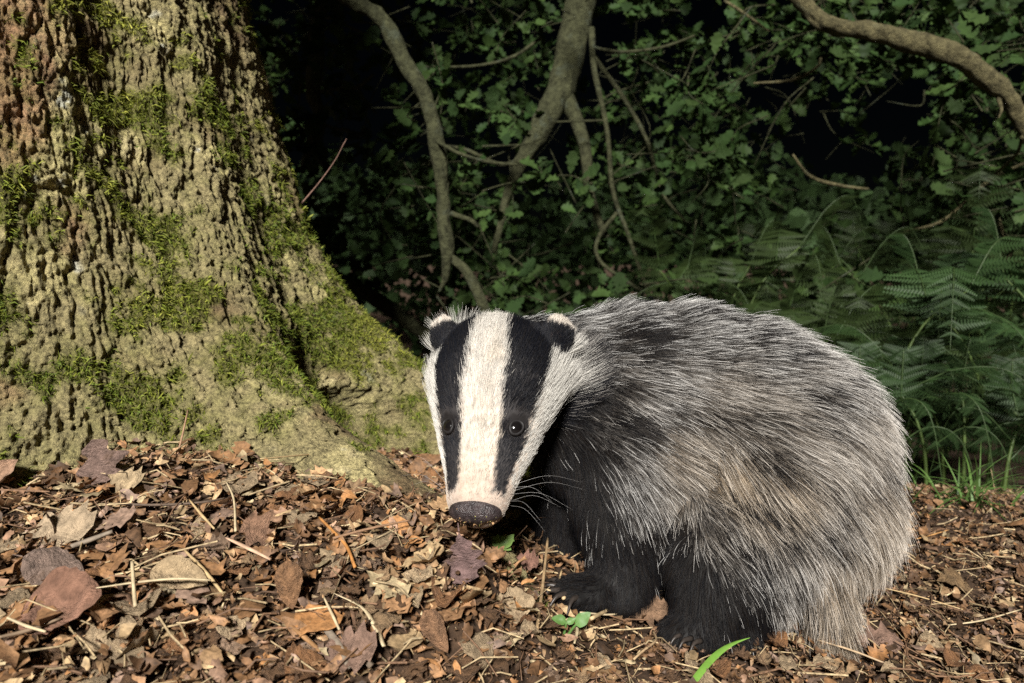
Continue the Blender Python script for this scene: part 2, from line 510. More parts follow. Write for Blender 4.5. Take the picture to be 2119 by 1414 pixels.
# ------------------------------------------------------------------ boughs, ferns and undergrowth behind
def leaf_unit(kind, seed, nst=13, cols=(-1, -.5, 0, .5, 1), curl=.25, fold=.2):
    """leaf of unit length along +x, face +z"""
    r = np.random.default_rng(seed)
    t = np.linspace(0, 1, nst)
    c = np.array(cols)
    T, Cc = np.meshgrid(t, c, indexing='ij')
    def prof(t, ph):
        if kind == 'oak':
            e = np.clip(np.sin(np.pi * np.clip(t, 0, 1) ** 1.25), 0, 1) ** .55 * (.16 + .17 * t)
            return e * (1 + .34 * np.cos(2 * np.pi * (4.2 * t + ph)))
        if kind == 'birch':
            return .40 * np.clip(np.sin(np.pi * t ** .7), 0, 1) ** .75 * (1 + .05 * np.cos(2 * np.pi * (6 * t + ph)))
        if kind == 'maple':
            return .46 * np.clip(np.sin(np.pi * t ** .65), 0, 1) ** .6 * (1 + .38 * np.cos(2 * np.pi * (2.3 * t + ph)))
        k = .30 * np.clip(np.sin(np.pi * t ** .9), .12, 1) ** .4
        return k * (1 + .5 * np.interp(t, np.linspace(0, 1, 7), r.normal(0, .6, 7)))
    pl, pr = prof(t, r.uniform(-.08, .08)), prof(t, r.uniform(-.08, .08))
    wdt = np.where(Cc < 0, pl[:, None], pr[:, None])
    Y = Cc * wdt
    X = T + .05 * np.abs(Cc) * (1 if kind == 'oak' else .3)
    X = X + .10 * r.normal() * Y
    Z = fold * np.abs(Y) + curl * (r.uniform(-1, 1)) * (T - .5) ** 2 + curl * r.uniform(-1, 1.2) * Y * 2 * Y * 2
    Z = Z + .12 * curl * vnoise(np.stack([X * 6, Y * 8, np.full_like(X, seed)], -1), seed) * 2
    Y = Y + .12 * r.normal() * (T - .3) ** 2
    n = len(c)
    i = np.arange(nst - 1)[:, None] * n + np.arange(n - 1)[None]
    Q = np.stack([i, i + n, i + n + 1, i + 1], -1).reshape(-1, 4)
    V = np.stack([X, Y, Z], -1).reshape(-1, 3)
    mid = V[(n // 2)].copy()
    st = np.array([mid + (0, -.012, 0), mid + (0, .012, 0), mid + (-.16, .008, -.03), mid + (-.16, -.008, -.03)])
    return np.vstack([V, st]), [np.vstack([Q, [[len(V), len(V) + 1, len(V) + 2, len(V) + 3]]])]

def basis(x, z):
    x = nrm(x); z = nrm(z - x * np.sum(z * x, -1, keepdims=True)); y = np.cross(z, x)
    return x, y, z

OAKU = [leaf_unit('oak', 300 + k, 12, (-1, 0, 1), .25, .25) for k in range(6)]
M['oak_leaf_single'] = surf('oak_leaf_single', objcol=True, var=.2, scale=4, rough=.65, bump=.4, bscale=12, bdist=.03, spec=.15, translucent=.12)
OAKM = [mesh('oak_leaf', v, f, M['oak_leaf_single']) for v, f in OAKU]

BOUGHS = {
    'A': (2.15, 'thick forked oak bough hanging in the middle behind the badger', [
        ([(1235, -620, 2.2), (1225, -250, 2.2), (1212, -40, 2.15), (1192, 60, 2.15), (1165, 170, 2.12), (1122, 255, 2.1), (1080, 335, 2.1), (1050, 415, 2.1), (1018, 525, 2.1)], (100, 95, 84, 80, 74, 60, 40, 31, 18)),
        ([(1158, 190, 2.12), (1192, 245, 2.1), (1213, 325, 2.08), (1224, 415, 2.08), (1240, 468, 2.08), (1256, 492, 2.08)], (52, 34, 26, 21, 17, 13)),
        ([(1222, 60, 2.1), (1236, 160, 2.05), (1256, 270, 2.05), (1272, 400, 2.05), (1302, 490, 2.05), (1338, 600, 2.05)], (16, 14, 12, 11, 10, 8)),
        ([(1228, 110, 2.1), (1280, 190, 2.1), (1338, 290, 2.1), (1375, 400, 2.1), (1420, 460, 2.1)], (13, 11, 10, 8, 5)),
        ([(1276, 440, 2.05), (1236, 495, 2.05), (1240, 540, 2.05), (1300, 585, 2.05), (1370, 622, 2.05)], (10, 10, 9, 9, 8)),
        ([(1120, 80, 2.1), (1060, 118, 2.05), (980, 136, 2.05), (880, 138, 2.05)], (8, 8, 7, 5)),
        ([(1225, 100, 2.1), (1290, 106, 2.0), (1370, 98, 2.0), (1440, 72, 2.0)], (8, 8, 7, 5)),
        ([(1090, 320, 2.12), (1040, 340, 2.2), (960, 310, 2.25), (900, 300, 2.3)], (12, 10, 9, 6))]),
    'B': (2.3, 'lichen-speckled oak bough curving down beside the big trunk', [
        ([(560, -560, 1.75), (640, -220, 1.70), (690, -30, 1.65), (772, 30, 1.65), (832, 112, 1.63), (882, 212, 1.60), (906, 300, 1.60), (920, 400, 1.60), (926, 500, 1.60), (928, 545, 1.60)], (70, 60, 44, 50, 48, 43, 42, 41, 38, 32)),
        ([(926, 530, 1.60), (922, 575, 1.60), (908, 604, 1.60)], (26, 18, 5)),
        ([(930, 530, 1.60), (965, 560, 1.60), (992, 610, 1.60), (1012, 660, 1.60)], (20, 26, 27, 26)),
        ([(900, 290, 1.60), (950, 320, 1.55), (1010, 335, 1.55), (1070, 342, 1.55)], (9, 9, 8, 6)),
        ([(935, 440, 1.60), (975, 455, 1.60), (990, 470, 1.60)], (14, 12, 6))]),
    'C': (2.5, 'broken oak bough with splintered side twigs half hidden by the trunk', [
        ([(640, -560, 2.5), (650, -200, 2.5), (656, -20, 2.5), (656, 100, 2.5), (650, 190, 2.5), (664, 250, 2.5), (640, 300, 2.5), (622, 360, 2.5)], (60, 50, 42, 42, 38, 28, 24, 16)),
        ([(655, 190, 2.5), (700, 185, 2.45), (740, 180, 2.45), (772, 152, 2.42)], (12, 11, 9, 6)),
        ([(738, 182, 2.45), (758, 215, 2.45), (780, 235, 2.45)], (8, 6, 4)),
        ([(664, 255, 2.5), (700, 268, 2.45), (770, 280, 2.45)], (9, 7, 4)),
        ([(652, 160, 2.5), (690, 200, 2.45), (722, 232, 2.45)], (8, 8, 5)),
        ([(640, 30, 2.5), (690, 40, 2.45), (750, 70, 2.45), (790, 80, 2.45)], (7, 6, 5, 3))]),
    'D': (1.55, 'pale bare oak limb arching down across the upper corner', [
        ([(1380, -420, 1.9), (1520, -200, 1.7), (1612, -50, 1.6), (1700, 34, 1.56), (1790, 64, 1.54), (1890, 84, 1.52), (1982, 114, 1.5), (2062, 186, 1.5), (2118, 250, 1.5), (2180, 345, 1.5), (2260, 520, 1.5)], (56, 52, 50, 54, 60, 64, 66, 58, 50, 44, 40)),
        ([(2066, 205, 1.5), (2070, 228, 1.48), (2064, 245, 1.47)], (12, 8, 4)),
        ([(2112, 285, 1.5), (2100, 320, 1.6), (2060, 360, 1.7)], (10, 8, 6)),
        ([(1640, 320, 2.0), (1680, 365, 2.0), (1740, 385, 2.0), (1795, 392, 2.0)], (6, 9, 9, 6)),
        ([(1700, 120, 2.0), (1690, 140, 2.0), (1640, 165, 2.0), (1560, 172, 2.0)], (6, 8, 9, 5)),
        ([(1500, 0, 2.0), (1545, 32, 2.0), (1592, 64, 2.0)], (9, 8, 4)),
        ([(2064, 440, 1.8), (2070, 480, 1.8), (2095, 515, 1.8), (2060, 565, 1.8)], (7, 11, 11, 7)),
        ([(1870, 480, 2.0), (1950, 455, 2.0), (2040, 375, 2.0), (2110, 340, 2.0)], (6, 8, 9, 8))]),
}
bough_obj = {}; bough_line = {}
for key, (dd, label, limbs) in BOUGHS.items():
    top = P(*limbs[0][0][0])
    o = empty('oak_bough', top, label, 'branch', None)
    bough_obj[key] = o
    allp = []
    for k, (pts, wid) in enumerate(limbs):
        w3 = np.array([P(*q) for q in pts]); r3 = np.array([w_ / FPX * q[2] * .5 for w_, q in zip(wid, pts)])
        w3 = w3 + rng.normal(0, .006, w3.shape) * np.array([0, 1, 0])
        n = (16 if k == 0 else 9) * len(pts)
        c3 = catmull(w3, n); rc = np.interp(np.linspace(0, 1, n), np.linspace(0, 1, len(pts)), r3)
        c3 = c3 + (vnoise(c3 * 9, 201)[:, None] * np.array([1, 0, .6])) * np.minimum(.012, rc * .5)[:, None]
        V, F = tube(c3, rc * (.78 if key == 'D' else .86), 28 if k == 0 else 10, noise=.12, seed=k)
        if k == 0:
            ax_ = np.repeat(c3, 28, axis=0); rad_ = nrm(V - ax_)
            V = V + rad_ * (-.003 + .0045 * fbm(V * np.array([75, 75, 40]), 3, 205) + .005 * fbm(V * 22, 2, 206))[:, None]
        kid('limb' if wid[0] > 25 else 'twig', V, F, M['limb_pale'] if key == 'D' else M['branch'], o)
        allp.append(c3)
    bough_line[key] = np.vstack(allp)

def holes(x, y):
    k = 1.0
    for (cx, cy, rx, ry, a) in ((1690, 330, 120, 130, 1), (1850, 230, 95, 80, 1), (1640, 460, 105, 75, 1), (1245, 110, 38, 100, .95), (760, 450, 90, 140, .72), (850, 610, 110, 70, .9),
                                (610, 330, 50, 120, .4), (1480, 440, 90, 60, .5), (1780, 400, 60, 60, 1), (1900, 170, 60, 40, .8), (1560, 560, 200, 60, .7), (680, 80, 30, 30, .3)):
        k = k * (1 - a * math.exp(-(((x - cx) / rx) ** 2 + ((y - cy) / ry) ** 2) ** 2))
    return k

leaves = {k: [] for k in BOUGHS}
spr = {k: Acc() for k in BOUGHS}
nspr = 0
R2g = random.Random(5)
while nspr < 1020:
    x, y = R2g.uniform(500, 2280), R2g.uniform(-160, 660)
    dens = holes(x, y) * (1 if y < 470 or x < 1400 else .35) * (.9 if x < 900 else 1)
    if R2g.random() > dens: continue
    z = R2g.uniform(1.75, 3.1) if x < 1450 else R2g.uniform(1.6, 2.9)
    if x < 900: z = max(z, 2.0)
    c = P(x, y, z)
    if c[2] < zg0(c[0], c[1]) + .05: continue
    near = None
    for key in BOUGHS:
        dm = np.linalg.norm(bough_line[key] - c, axis=1)
        j = int(np.argmin(dm))
        if near is None or dm[j] < near[0]: near = (dm[j], key, bough_line[key][j])
    X, Y, D = to_px(bough_line[near[1]])
    k = int(np.argmin((X - x) ** 2 + (Y - y) ** 2))
    if math.hypot(X[k] - x, Y[k] - y) < 95 and z < D[k] + .1:
        if R2g.random() < .93: continue
    nspr += 1
    key = near[1]
    tdir = nrm(np.array([R2g.gauss(0, 1), R2g.gauss(0, .8) - .35, R2g.gauss(0, .6) - .35]))
    tl = R2g.uniform(.07, .2)
    back = nrm(near[2] - c)
    root = c - tdir * tl + back * tl * .5
    tw = catmull([root, c - tdir * tl * .45 + np.array([0, 0, .01]), c], 7)
    spr[key].add(*tube(tw, np.linspace(.0022, .0009, 7), 4, cap=False))
    for q in range(R2g.randint(5, 10)):
        f = R2g.uniform(.45, 1) if q else 1
        b0 = tw[int(f * 6)]
        ld = nrm(tdir * .6 + np.array([R2g.gauss(0, .8), R2g.gauss(0, .6), R2g.gauss(0, .7) - .1]))
        fn = nrm(np.array([R2g.gauss(-.1, .5), R2g.gauss(-.6, .5), R2g.gauss(.75, .4)]))
        leaves[key].append((b0, ld, fn, R2g.uniform(.034, .068), R2g.randrange(6), R2g.random()))

for k in range(120):
    x, y, z = R2g.uniform(560, 2150), R2g.uniform(-60, 620), R2g.uniform(1.9, 2.9)
    if R2g.random() > holes(x, y) + .15: continue
    c = P(x, y, z)
    if c[2] < zg0(c[0], c[1]) + .1: continue
    key = min(BOUGHS, key=lambda kk_: np.linalg.norm(bough_line[kk_] - c, axis=1).min())
    dv = nrm(np.array([R2g.gauss(0, 1), R2g.gauss(0, .5), R2g.gauss(0, .8) - .2])) * R2g.uniform(.08, .28)
    sd_ = np.array([R2g.gauss(0, .03), 0, R2g.gauss(0, .03)])
    spr[key].add(*tube(catmull([c, c + dv * .5 + sd_, c + dv], 9), np.linspace(R2g.uniform(.0018, .004), .0009, 9), 5, cap=False))

def leafcol(u, v):
    a = np.array([.018, .040, .010]) * (1 - u) + np.array([.036, .064, .015]) * u
    return a * (.48 + .7 * v)
for key, lst in leaves.items():
    o = bough_obj[key]; OF = np.array(o.location)
    sp_o = link('side_twigs', spr[key].mesh('side_twigs', M['branch']), o)
    sp_o.matrix_parent_inverse = Matrix.Translation(-Vector(OF))
    tag(sp_o, kind='stuff')
    lst.sort(key=lambda q: -(q[3] / to_px(q[0])[2]))
    vis = [q for q in lst]
    rest = Acc()
    for j, (b0, ld, fn, l, kk, u) in enumerate(vis):
        x, y, z = basis(ld, fn)
        if j < 280:
            lo = link('leaf', OAKM[kk], o)
            mt = Matrix(((x[0] * l, y[0] * l, z[0] * l, b0[0] - OF[0]), (x[1] * l, y[1] * l, z[1] * l, b0[1] - OF[1]), (x[2] * l, y[2] * l, z[2] * l, b0[2] - OF[2]), (0, 0, 0, 1)))
            lo.matrix_local = mt
            lo.color = (*leafcol(u, R2g.random()), 1)
        else:
            v, f = OAKU[kk]
            rest.add((v @ np.stack([x, y, z])) * l + b0 - OF, f, leafcol(u, R2g.random()))
    if rest.n:
        tag(link('foliage', rest.mesh('foliage', M['oak_leaf']), o), kind='stuff')

# a fallen branch in the dark behind the trunk
fb = empty('fallen_branch', P(800, 640, 2.3), 'dark fallen branch sloping down behind the roots of the trunk', 'branch')
kid('limb', *tube(catmull([P(660, 555, 2.2), P(740, 598, 2.25), P(820, 648, 2.3), P(930, 735, 2.35), P(1000, 800, 2.4)], 30), np.linspace(.022, .027, 30), 10, noise=.2), M['branch'], fb)

# bracken
def pinna_unit():
    a = Acc()
    n = 12
    for i in range(n):
        t = i / n
        l = .19 * (1 - t) ** .7 * (1 if i else .8) + .02
        for sd in (-1, 1):
            b = np.array([t + .01, 0, -.10 * t * t])
            d = np.array([.38, sd, -.12]); d = d / np.linalg.norm(d) * l
            w_ = np.array([.026, 0, .004])
            a.add([b - w_, b + d * .55 - w_ * .8, b + d, b + d * .5 + w_, b + w_ * .9], [np.array([[0, 1, 2, 3, 4]])])
    a.add([(0, -.008, 0), (0, .008, 0), (1.0, .002, -.1), (1.0, -.002, -.1)], [np.array([[0, 1, 2, 3]])])
    return np.concatenate(a.V), [np.concatenate(v) for v in a.F.values()]
PIN_V, PIN_F = pinna_unit()
PIN_M = mesh('pinna', PIN_V, PIN_F, M['fern'], smooth=False)
M['fern_attr'] = M['fern']

def fern(base, height, lean, nfr, flen, label, group, fine, col, seed):
    r = random.Random(seed)
    base = np.array(base, float)
    o = empty('bracken_fern', base, label, 'fern', group)
    top = base + np.array([lean[0], lean[1], height])
    st = catmull([base, base + np.array([lean[0] * .15, lean[1] * .15, height * .45]), base + np.array([lean[0] * .5, lean[1] * .5, height * .82]), top], 16)
    kid('stalk', *tube(st, np.linspace(.0035, .0014, 16), 6), M['green'], o, (.062, .098, .022))
    for k in range(nfr):
        f = .38 + .62 * k / max(nfr - 1, 1)
        b0 = st[int(f * 15)]
        az = k * 2.6 + r.uniform(-.5, .5)
        out = np.array([math.cos(az), math.sin(az) * .8 - .25, .35])
        if k == nfr - 1: out = nrm(np.array([lean[0] + .05, lean[1], .25]))
        out = nrm(out)
        fl = flen * (1.1 - .4 * f) * r.uniform(.85, 1.1)
        rc = catmull([b0, b0 + out * fl * .4 + np.array([0, 0, .03]), b0 + out * fl * .75 + np.array([0, 0, -.005]), b0 + out * fl + np.array([0, 0, -.06 - .1 * r.random()])], 24)
        V, F = tube(rc, np.linspace(.0016, .0005, 24), 4)
        fro = kid('frond', V, F, M['green'], o, (.034, .060, .016))
        T = np.gradient(rc, axis=0); acc = Acc()
        npn = 15
        for i in range(npn):
            t = (i + 1.2) / (npn + 1)
            c0 = rc[int(t * 23)]; tx_ = nrm(T[int(t * 23)])
            sdv = nrm(np.cross(tx_, np.array([0, 0, 1.0])))
            nu = nrm(np.cross(sdv, tx_))
            l = fl * .36 * (1 - t) ** .8 + .010
            for sd in (-1, 1):
                dx = nrm(sdv * sd + tx_ * .45 - nu * (.15 + .25 * r.random()))
                x, y, z = basis(dx, nu + np.array([r.gauss(0, .25), r.gauss(-.2, .25), 0]))
                if fine:
                    po = link('pinna', PIN_M, fro)
                    po.matrix_local = Matrix(((x[0] * l, y[0] * l, z[0] * l, c0[0] - base[0]), (x[1] * l, y[1] * l, z[1] * l, c0[1] - base[1]), (x[2] * l, y[2] * l, z[2] * l, c0[2] - base[2]), (0, 0, 0, 1)))
                    kc = r.uniform(.8, 1.2)
                    po.color = (col[0] * kc, col[1] * kc, col[2] * kc, 1)
                else:
                    acc.add((PIN_V @ np.stack([x, y, z])) * l + c0 - base, PIN_F)
        if not fine:
            pf = link('pinnae', acc.mesh('pinnae', M['fern'], smooth=False), fro)
            pf.color = (*col, 1)
            tag(pf, kind='stuff')
    return o

def gpt(px, py, d):
    q = P(px, py, d); return (q[0], q[1], float(zg(q[0], q[1])))
fern(gpt(1800, 900, 1.25), .34, (.20, .08), 6, .26, 'tall bracken fern with yellow-green stalk leaning beside the rump', 'bracken ferns', True, (.026, .054, .015), 1)
fern(gpt(2060, 900, 1.40), .34, (-.12, .05), 6, .28, 'bracken fern rising behind the grass tuft', 'bracken ferns', True, (.022, .048, .013), 2)
fern(gpt(1960, 900, 1.55), .36, (.05, .1), 6, .30, 'middle bracken fern between the two nearest ferns', 'bracken ferns', True, (.019, .042, .012), 3)
fern(gpt(2190, 900, 1.5), .42, (-.1, .05), 6, .30, 'bracken fern cut off by the picture edge', 'bracken ferns', True, (.019, .042, .012), 4)
def fern_label(px, d, h, k, ln):
    side = 'beside the big trunk' if px < 1100 else 'beyond the shoulders' if px < 1560 else 'beyond the middle of the back' if px < 1800 else 'beyond the rump' if px < 2000 else 'near the picture edge'
    row = 'front row' if d < 1.7 else 'second row' if d < 2.2 else 'back row'
    return f"dim {'tall' if h > .48 else 'low' if h < .26 else 'mid-height'} bracken fern {side}, {row}, {'leaning left' if ln < -.07 else 'leaning right' if ln > .07 else 'upright'}"
rf = random.Random(9)
for k in range(58):
    px = rf.uniform(1380, 2350) if k < 54 else rf.uniform(680, 1000)
    d = rf.uniform(1.75, 2.9) if k < 38 else rf.uniform(1.4, 1.9) if k < 54 else rf.uniform(2.4, 3.0)
    h = rf.uniform(.30, .48) * (1 if k < 38 else .6) + (.16 * (d - 1.4) if k < 38 else 0)
    ln = rf.uniform(-.2, .2)
    fern(gpt(px, 800, d), h, (ln, rf.uniform(-.1, .15)), 5, rf.uniform(.26, .38), fern_label(px, d, h, k, ln), 'bracken ferns', False, (.021, .036, .008), 20 + k)

for k, (px, d, where) in enumerate(((1850, 1.16, 'just behind the rump'), (1925, 1.2, 'behind the small grass tuft'), (2000, 1.24, 'behind the large grass tuft'), (2085, 1.2, 'behind the loose grass tuft'), (2150, 1.3, 'at the picture edge behind the loose grass tuft'), (1960, 1.34, 'under the middle bracken fern'), (2050, 1.36, 'under the fern behind the grass tuft'), (1880, 1.32, 'under the tall fern with the yellow-green stalk'))):
    fern(gpt(px, 900, d), .13 + .02 * (k % 3), (rf.uniform(-.06, .06), .03), 5, .17, f'little bracken fern {where}', 'bracken ferns', False, (.020, .042, .012), 90 + k)

# dark thicket behind everything
NU = 15000
ux = rng.uniform(-3.2, 5.0, NU); uy = rng.uniform(3.9, 6.2, NU)
hmax = .55 + .5 * fbm(np.stack([ux * .9, uy * .5, uy * 0], -1), 3, 211) + .15 * (uy - 3.9)
uz = -.25 + rng.random(NU) * (hmax + .35)
uc = np.stack([ux, uy, uz], -1)
ua = nrm(rng.normal(0, 1, (NU, 3))); ub = nrm(np.cross(ua, rng.normal(0, 1, (NU, 3))))
ul = rng.uniform(.03, .065, NU)[:, None]
V = np.stack([uc - ua * ul, uc + ub * ul * .6, uc + ua * ul, uc - ub * ul * .6], 1)
ug = link('undergrowth', mesh('undergrowth', V.reshape(-1, 3), [np.arange(NU)[:, None] * 4 + np.arange(4)], M['oak_leaf'],
          np.repeat(np.array([.03, .055, .018]) * rng.uniform(.7, 1.3, (NU, 1)), 4, axis=0), smooth=False))
tag(ug, 'dark leafy thicket closing off the wood behind the ferns', 'undergrowth', kind='stuff')

# grass tufts
def blade(b0, d, l, w_, bend, n=7):
    t = np.linspace(0, 1, n)[:, None]
    d = nrm(d); h = nrm(np.array([d[0], d[1], 0]) + 1e-6)
    c = b0 + d * l * t + (h * bend - np.array([0, 0, bend * .9])) * l * t * t
    sd = nrm(np.cross(h, np.array([0, 0, 1.0])))
    wd = w_ * np.clip(1.25 - t * 1.25, 0, 1) ** .7
    V = np.stack([c - sd * wd, c + np.array([0, 0, -.0006]), c + sd * wd], 1).reshape(-1, 3)
    i = np.arange(n - 1)[:, None] * 3 + np.array([[0, 1]])
    return V, [np.stack([i, i + 1, i + 4, i + 3], -1).reshape(-1, 4)]
def tuft(px, py, n, ln, label, col, seed, spread=.02):
    r = random.Random(seed)
    c = ghit(px, py)
    o = empty('grass_tuft', c, label, 'grass tuft', 'grass tufts at the edge of the litter')
    for k in range(n):
        b0 = c + np.array([r.gauss(0, spread), r.gauss(0, spread * .7), 0])
        b0[2] = float(zg(b0[0], b0[1])) - .004
        kc = r.uniform(.7, 1.3)
        kid('blade', *blade(b0, np.array([r.gauss(.1, .45), r.gauss(-.1, .4), 1]), ln * r.uniform(.5, 1.15), r.uniform(.0012, .0024), r.uniform(.15, .9)), M['green'], o, [q * kc for q in col])
tuft(1990, 1040, 42, .105, 'large grass tuft with arching blades below the ferns', (.07, .13, .03), 1, .022)
tuft(1900, 1030, 9, .055, 'small grass tuft just behind the rump', (.06, .12, .03), 2, .014)
tuft(2070, 1020, 16, .10, 'loose grass tuft at the edge beside the large tuft', (.07, .13, .03), 3, .02)
tuft(1870, 1005, 13, .08, 'thin grass tuft half hidden behind the rump', (.06, .11, .03), 4, .012)

# ------------------------------------------------------------------ the badger
HC, HN = P(1037, 714, .668), P(985, 1062, .572)
HL = np.linalg.norm(HN - HC)
ha = (HN - HC) / HL
hn = -FW - ha * (-FW @ ha); hn = nrm(hn)
hb = np.cross(hn, ha); hb = hb if hb[0] > 0 else -hb
_y = R(13)                                            # the face is turned a little towards the trunk
hn, hb = nrm(hn * math.cos(_y) - hb * math.sin(_y)), nrm(hb * math.cos(_y) + hn * math.sin(_y))
HS = np.array([-.17, -.09, 0, .12, .25, .36, .47, .56, .68, .8, .9, .97, 1.03, 1.06])
HWd = np.array([.022, .034, .0440, .0510, .0535, .0515, .0485, .0445, .0385, .0312, .0272, .0245, .0185, .010])
HHt = np.array([.022, .034, .0435, .047, .0465, .0445, .041, .037, .031, .0255, .0225, .020, .0155, .008])
HOf = np.array([-.018, -.009, -.001, .002, .003, .002, 0, -.003, -.005, -.004, -.002, -.001, -.002, -.003])   # dorsal offset

def head_pt(s, phi, out=0.0):
    w, h, o = (np.interp(s, HS, a) for a in (HWd, HHt, HOf))
    return HC + ha * s * HL + hn * o + hb * (w + out) * math.sin(phi) + hn * (h + out) * math.cos(phi)

src = bmesh.new()
def ball(c, r, ax=None, sub=3):
    """ellipsoid: centre, radii along ax rows (world x, depth, vertical by default)"""
    r = np.broadcast_to(np.asarray(r, float), (3,))
    ax = np.array([[1, 0, 0], [0, 1, 0], [0, 0, 1]], float) if ax is None else np.asarray(ax, float)
    m = Matrix(((*(ax[0] * r[0]),), (*(ax[1] * r[1]),), (*(ax[2] * r[2]),))).transposed().to_4x4()
    m.translation = Vector(c)
    bmesh.ops.create_icosphere(src, subdivisions=sub, radius=1.0, matrix=m)
def chain(pts, rad, n=6):
    pts = [np.asarray(p) for p in pts]
    for i in range(len(pts) - 1):
        for t in np.linspace(0, 1, n, endpoint=(i == len(pts) - 2)):
            ball(pts[i] * (1 - t) + pts[i + 1] * t, rad[i] * (1 - t) + rad[i + 1] * t, sub=2)
# head loft
nseg = 28
ring = []
for s, w, h, o in zip(HS, HWd, HHt, HOf):
    c = HC + ha * s * HL + hn * o
    ring.append([src.verts.new(c + hb * w * math.sin(t) + hn * h * math.cos(t)) for t in np.linspace(0, 2 * math.pi, nseg, endpoint=False)])
for a, b in zip(ring[:-1], ring[1:]):
    for k in range(nseg):
        src.faces.new((a[k], a[(k + 1) % nseg], b[(k + 1) % nseg], b[k]))
src.faces.new(ring[0][::-1]); src.faces.new(ring[-1])
# lower jaw
chain([HC + ha * .45 * HL - hn * .024, HC + ha * .88 * HL - hn * .019], [.022, .010], 6)
# ears: rounded cups
EARS = []
for sd in (-1, 1):
    c = HC + ha * .007 + hb * .0475 * sd + hn * .006
    eu = nrm(-ha * .85 + hn * .35 + hb * .30 * sd)          # up the ear
    en = nrm(hn * .75 + ha * .5 + hb * .25 * sd); en = nrm(en - eu * (en @ eu))
    el = np.cross(eu, en)
    c = c + eu * .009
    ball(c + eu * .004, (.0155, .0056, .0175), (el, en, eu))
    ball(c - en * .008 - eu * .006, (.0145, .010, .014), (el, en, eu))
    EARS.append((c, eu, en, el, sd))
# brow and cheek mass
for sd in (-1, 1):
    ball(head_pt(.44, sd * .62) - (head_pt(.44, sd * .62) - HC - ha * .44 * HL) * .28, .0155)
    ball(HC + ha * .2 * HL + hb * .027 * sd - hn * .014, (.026, .03, .028))
# neck and trunk of the body
chain([HC - hn * .020 + ha * .012, P(1105, 765, .715), P(1190, 795, .74), P(1280, 820, .755)], [.040, .050, .066, .078], 5)
ball(P(1205, 750, .735), (.056, .055, .044))
ball(P(1300, 815, .755), (.088, .085, .090))
ball(P(1225, 895, .735), (.062, .065, .068))
ball(P(1420, 820, .76), (.10, .095, .092))
ball(P(1420, 925, .75), (.105, .09, .082))
ball(P(1525, 865, .745), (.106, .10, .100))
ball(P(1612, 950, .715), (.097, .10, .110))
ball(P(1682, 1035, .70), (.066, .085, .082))
ball(P(1580, 1090, .70), (.085, .08, .075))
# near hind leg
ball(P(1550, 1085, .70), (.070, .050, .080), sub=3)
ball(P(1480, 1140, .672), (.044, .036, .062))
chain([P(1474, 1170, .655), P(1475, 1235, .645), P(1465, 1285, .635)], [.040, .036, .026], 5)
ball(P(1535, 1215, .655), (.042, .036, .046))
ball(P(1440, 1310, .628), (.032, .026, .016))
ball(P(1500, 1312, .64), (.034, .026, .018))
# near fore leg
chain([P(1275, 930, .715), P(1290, 1040, .70), P(1296, 1130, .69), P(1288, 1210, .68)], [.060, .050, .037, .031], 6)
ball(P(1275, 1230, .675), (.030, .028, .018))
PAW = P(1205, 1225, .66)
ball(PAW, (.030, .026, .014))
for k, (px, py, d) in enumerate(((1165, 1213, .675), (1158, 1220, .66), (1160, 1228, .647), (1172, 1236, .638), (1192, 1243, .632))):
    chain([PAW, P(px, py, d)], [.011, .0075], 5)
# far fore leg
chain([P(1200, 960, .79), P(1175, 1080, .79), P(1165, 1190, .785)], [.05, .038, .028], 6)
ball(P(1140, 1203, .77), (.032, .03, .016))
# far hind leg
ball(P(1540, 1030, .80), (.07, .045, .075))
chain([P(1500, 1090, .80), P(1510, 1150, .80)], [.035, .025], 4)
ball(P(1490, 1172, .79), (.04, .03, .018))
# tail
chain([P(1700, 1150, .67), P(1702, 1230, .645), P(1725, 1310, .635)], [.034, .024, .015], 6)

raw = bpy.data.meshes.new('raw'); src.to_mesh(raw); src.free()
ro = bpy.data.objects.new('raw', raw); COL.objects.link(ro)
rm = ro.modifiers.new('r', 'REMESH'); rm.mode = 'VOXEL'; rm.voxel_size = .0042
sx = ro.modifiers.new('s', 'SMOOTH'); sx.factor = .5; sx.iterations = 11
dg = bpy.context.evaluated_depsgraph_get()
body_me = bpy.data.meshes.new_from_object(ro.evaluated_get(dg))
bpy.data.objects.remove(ro)
body_me.name = 'body'
nv = len(body_me.vertices)
BV = np.empty(nv * 3); body_me.vertices.foreach_get('co', BV); BV = BV.reshape(-1, 3)
body_me.calc_loop_triangles()
BT = np.empty(len(body_me.loop_triangles) * 3, np.int32); body_me.loop_triangles.foreach_get('vertices', BT); BT = BT.reshape(-1, 3)
BNn = np.empty(nv * 3); body_me.vertices.foreach_get('normal', BNn); BNn = BNn.reshape(-1, 3)

def head_uv(p):
    q = p - HC
    s = (q @ ha) / HL
    o = np.interp(s, HS, HOf)
    bb = q @ hb; nn = q @ hn - o
    w = np.interp(s, HS, HWd); h = np.interp(s, HS, HHt)
    phi = np.degrees(np.arctan2(bb / w, nn / h))
    rad = np.hypot(bb / w, nn / h)
    return s, phi, rad, bb, nn

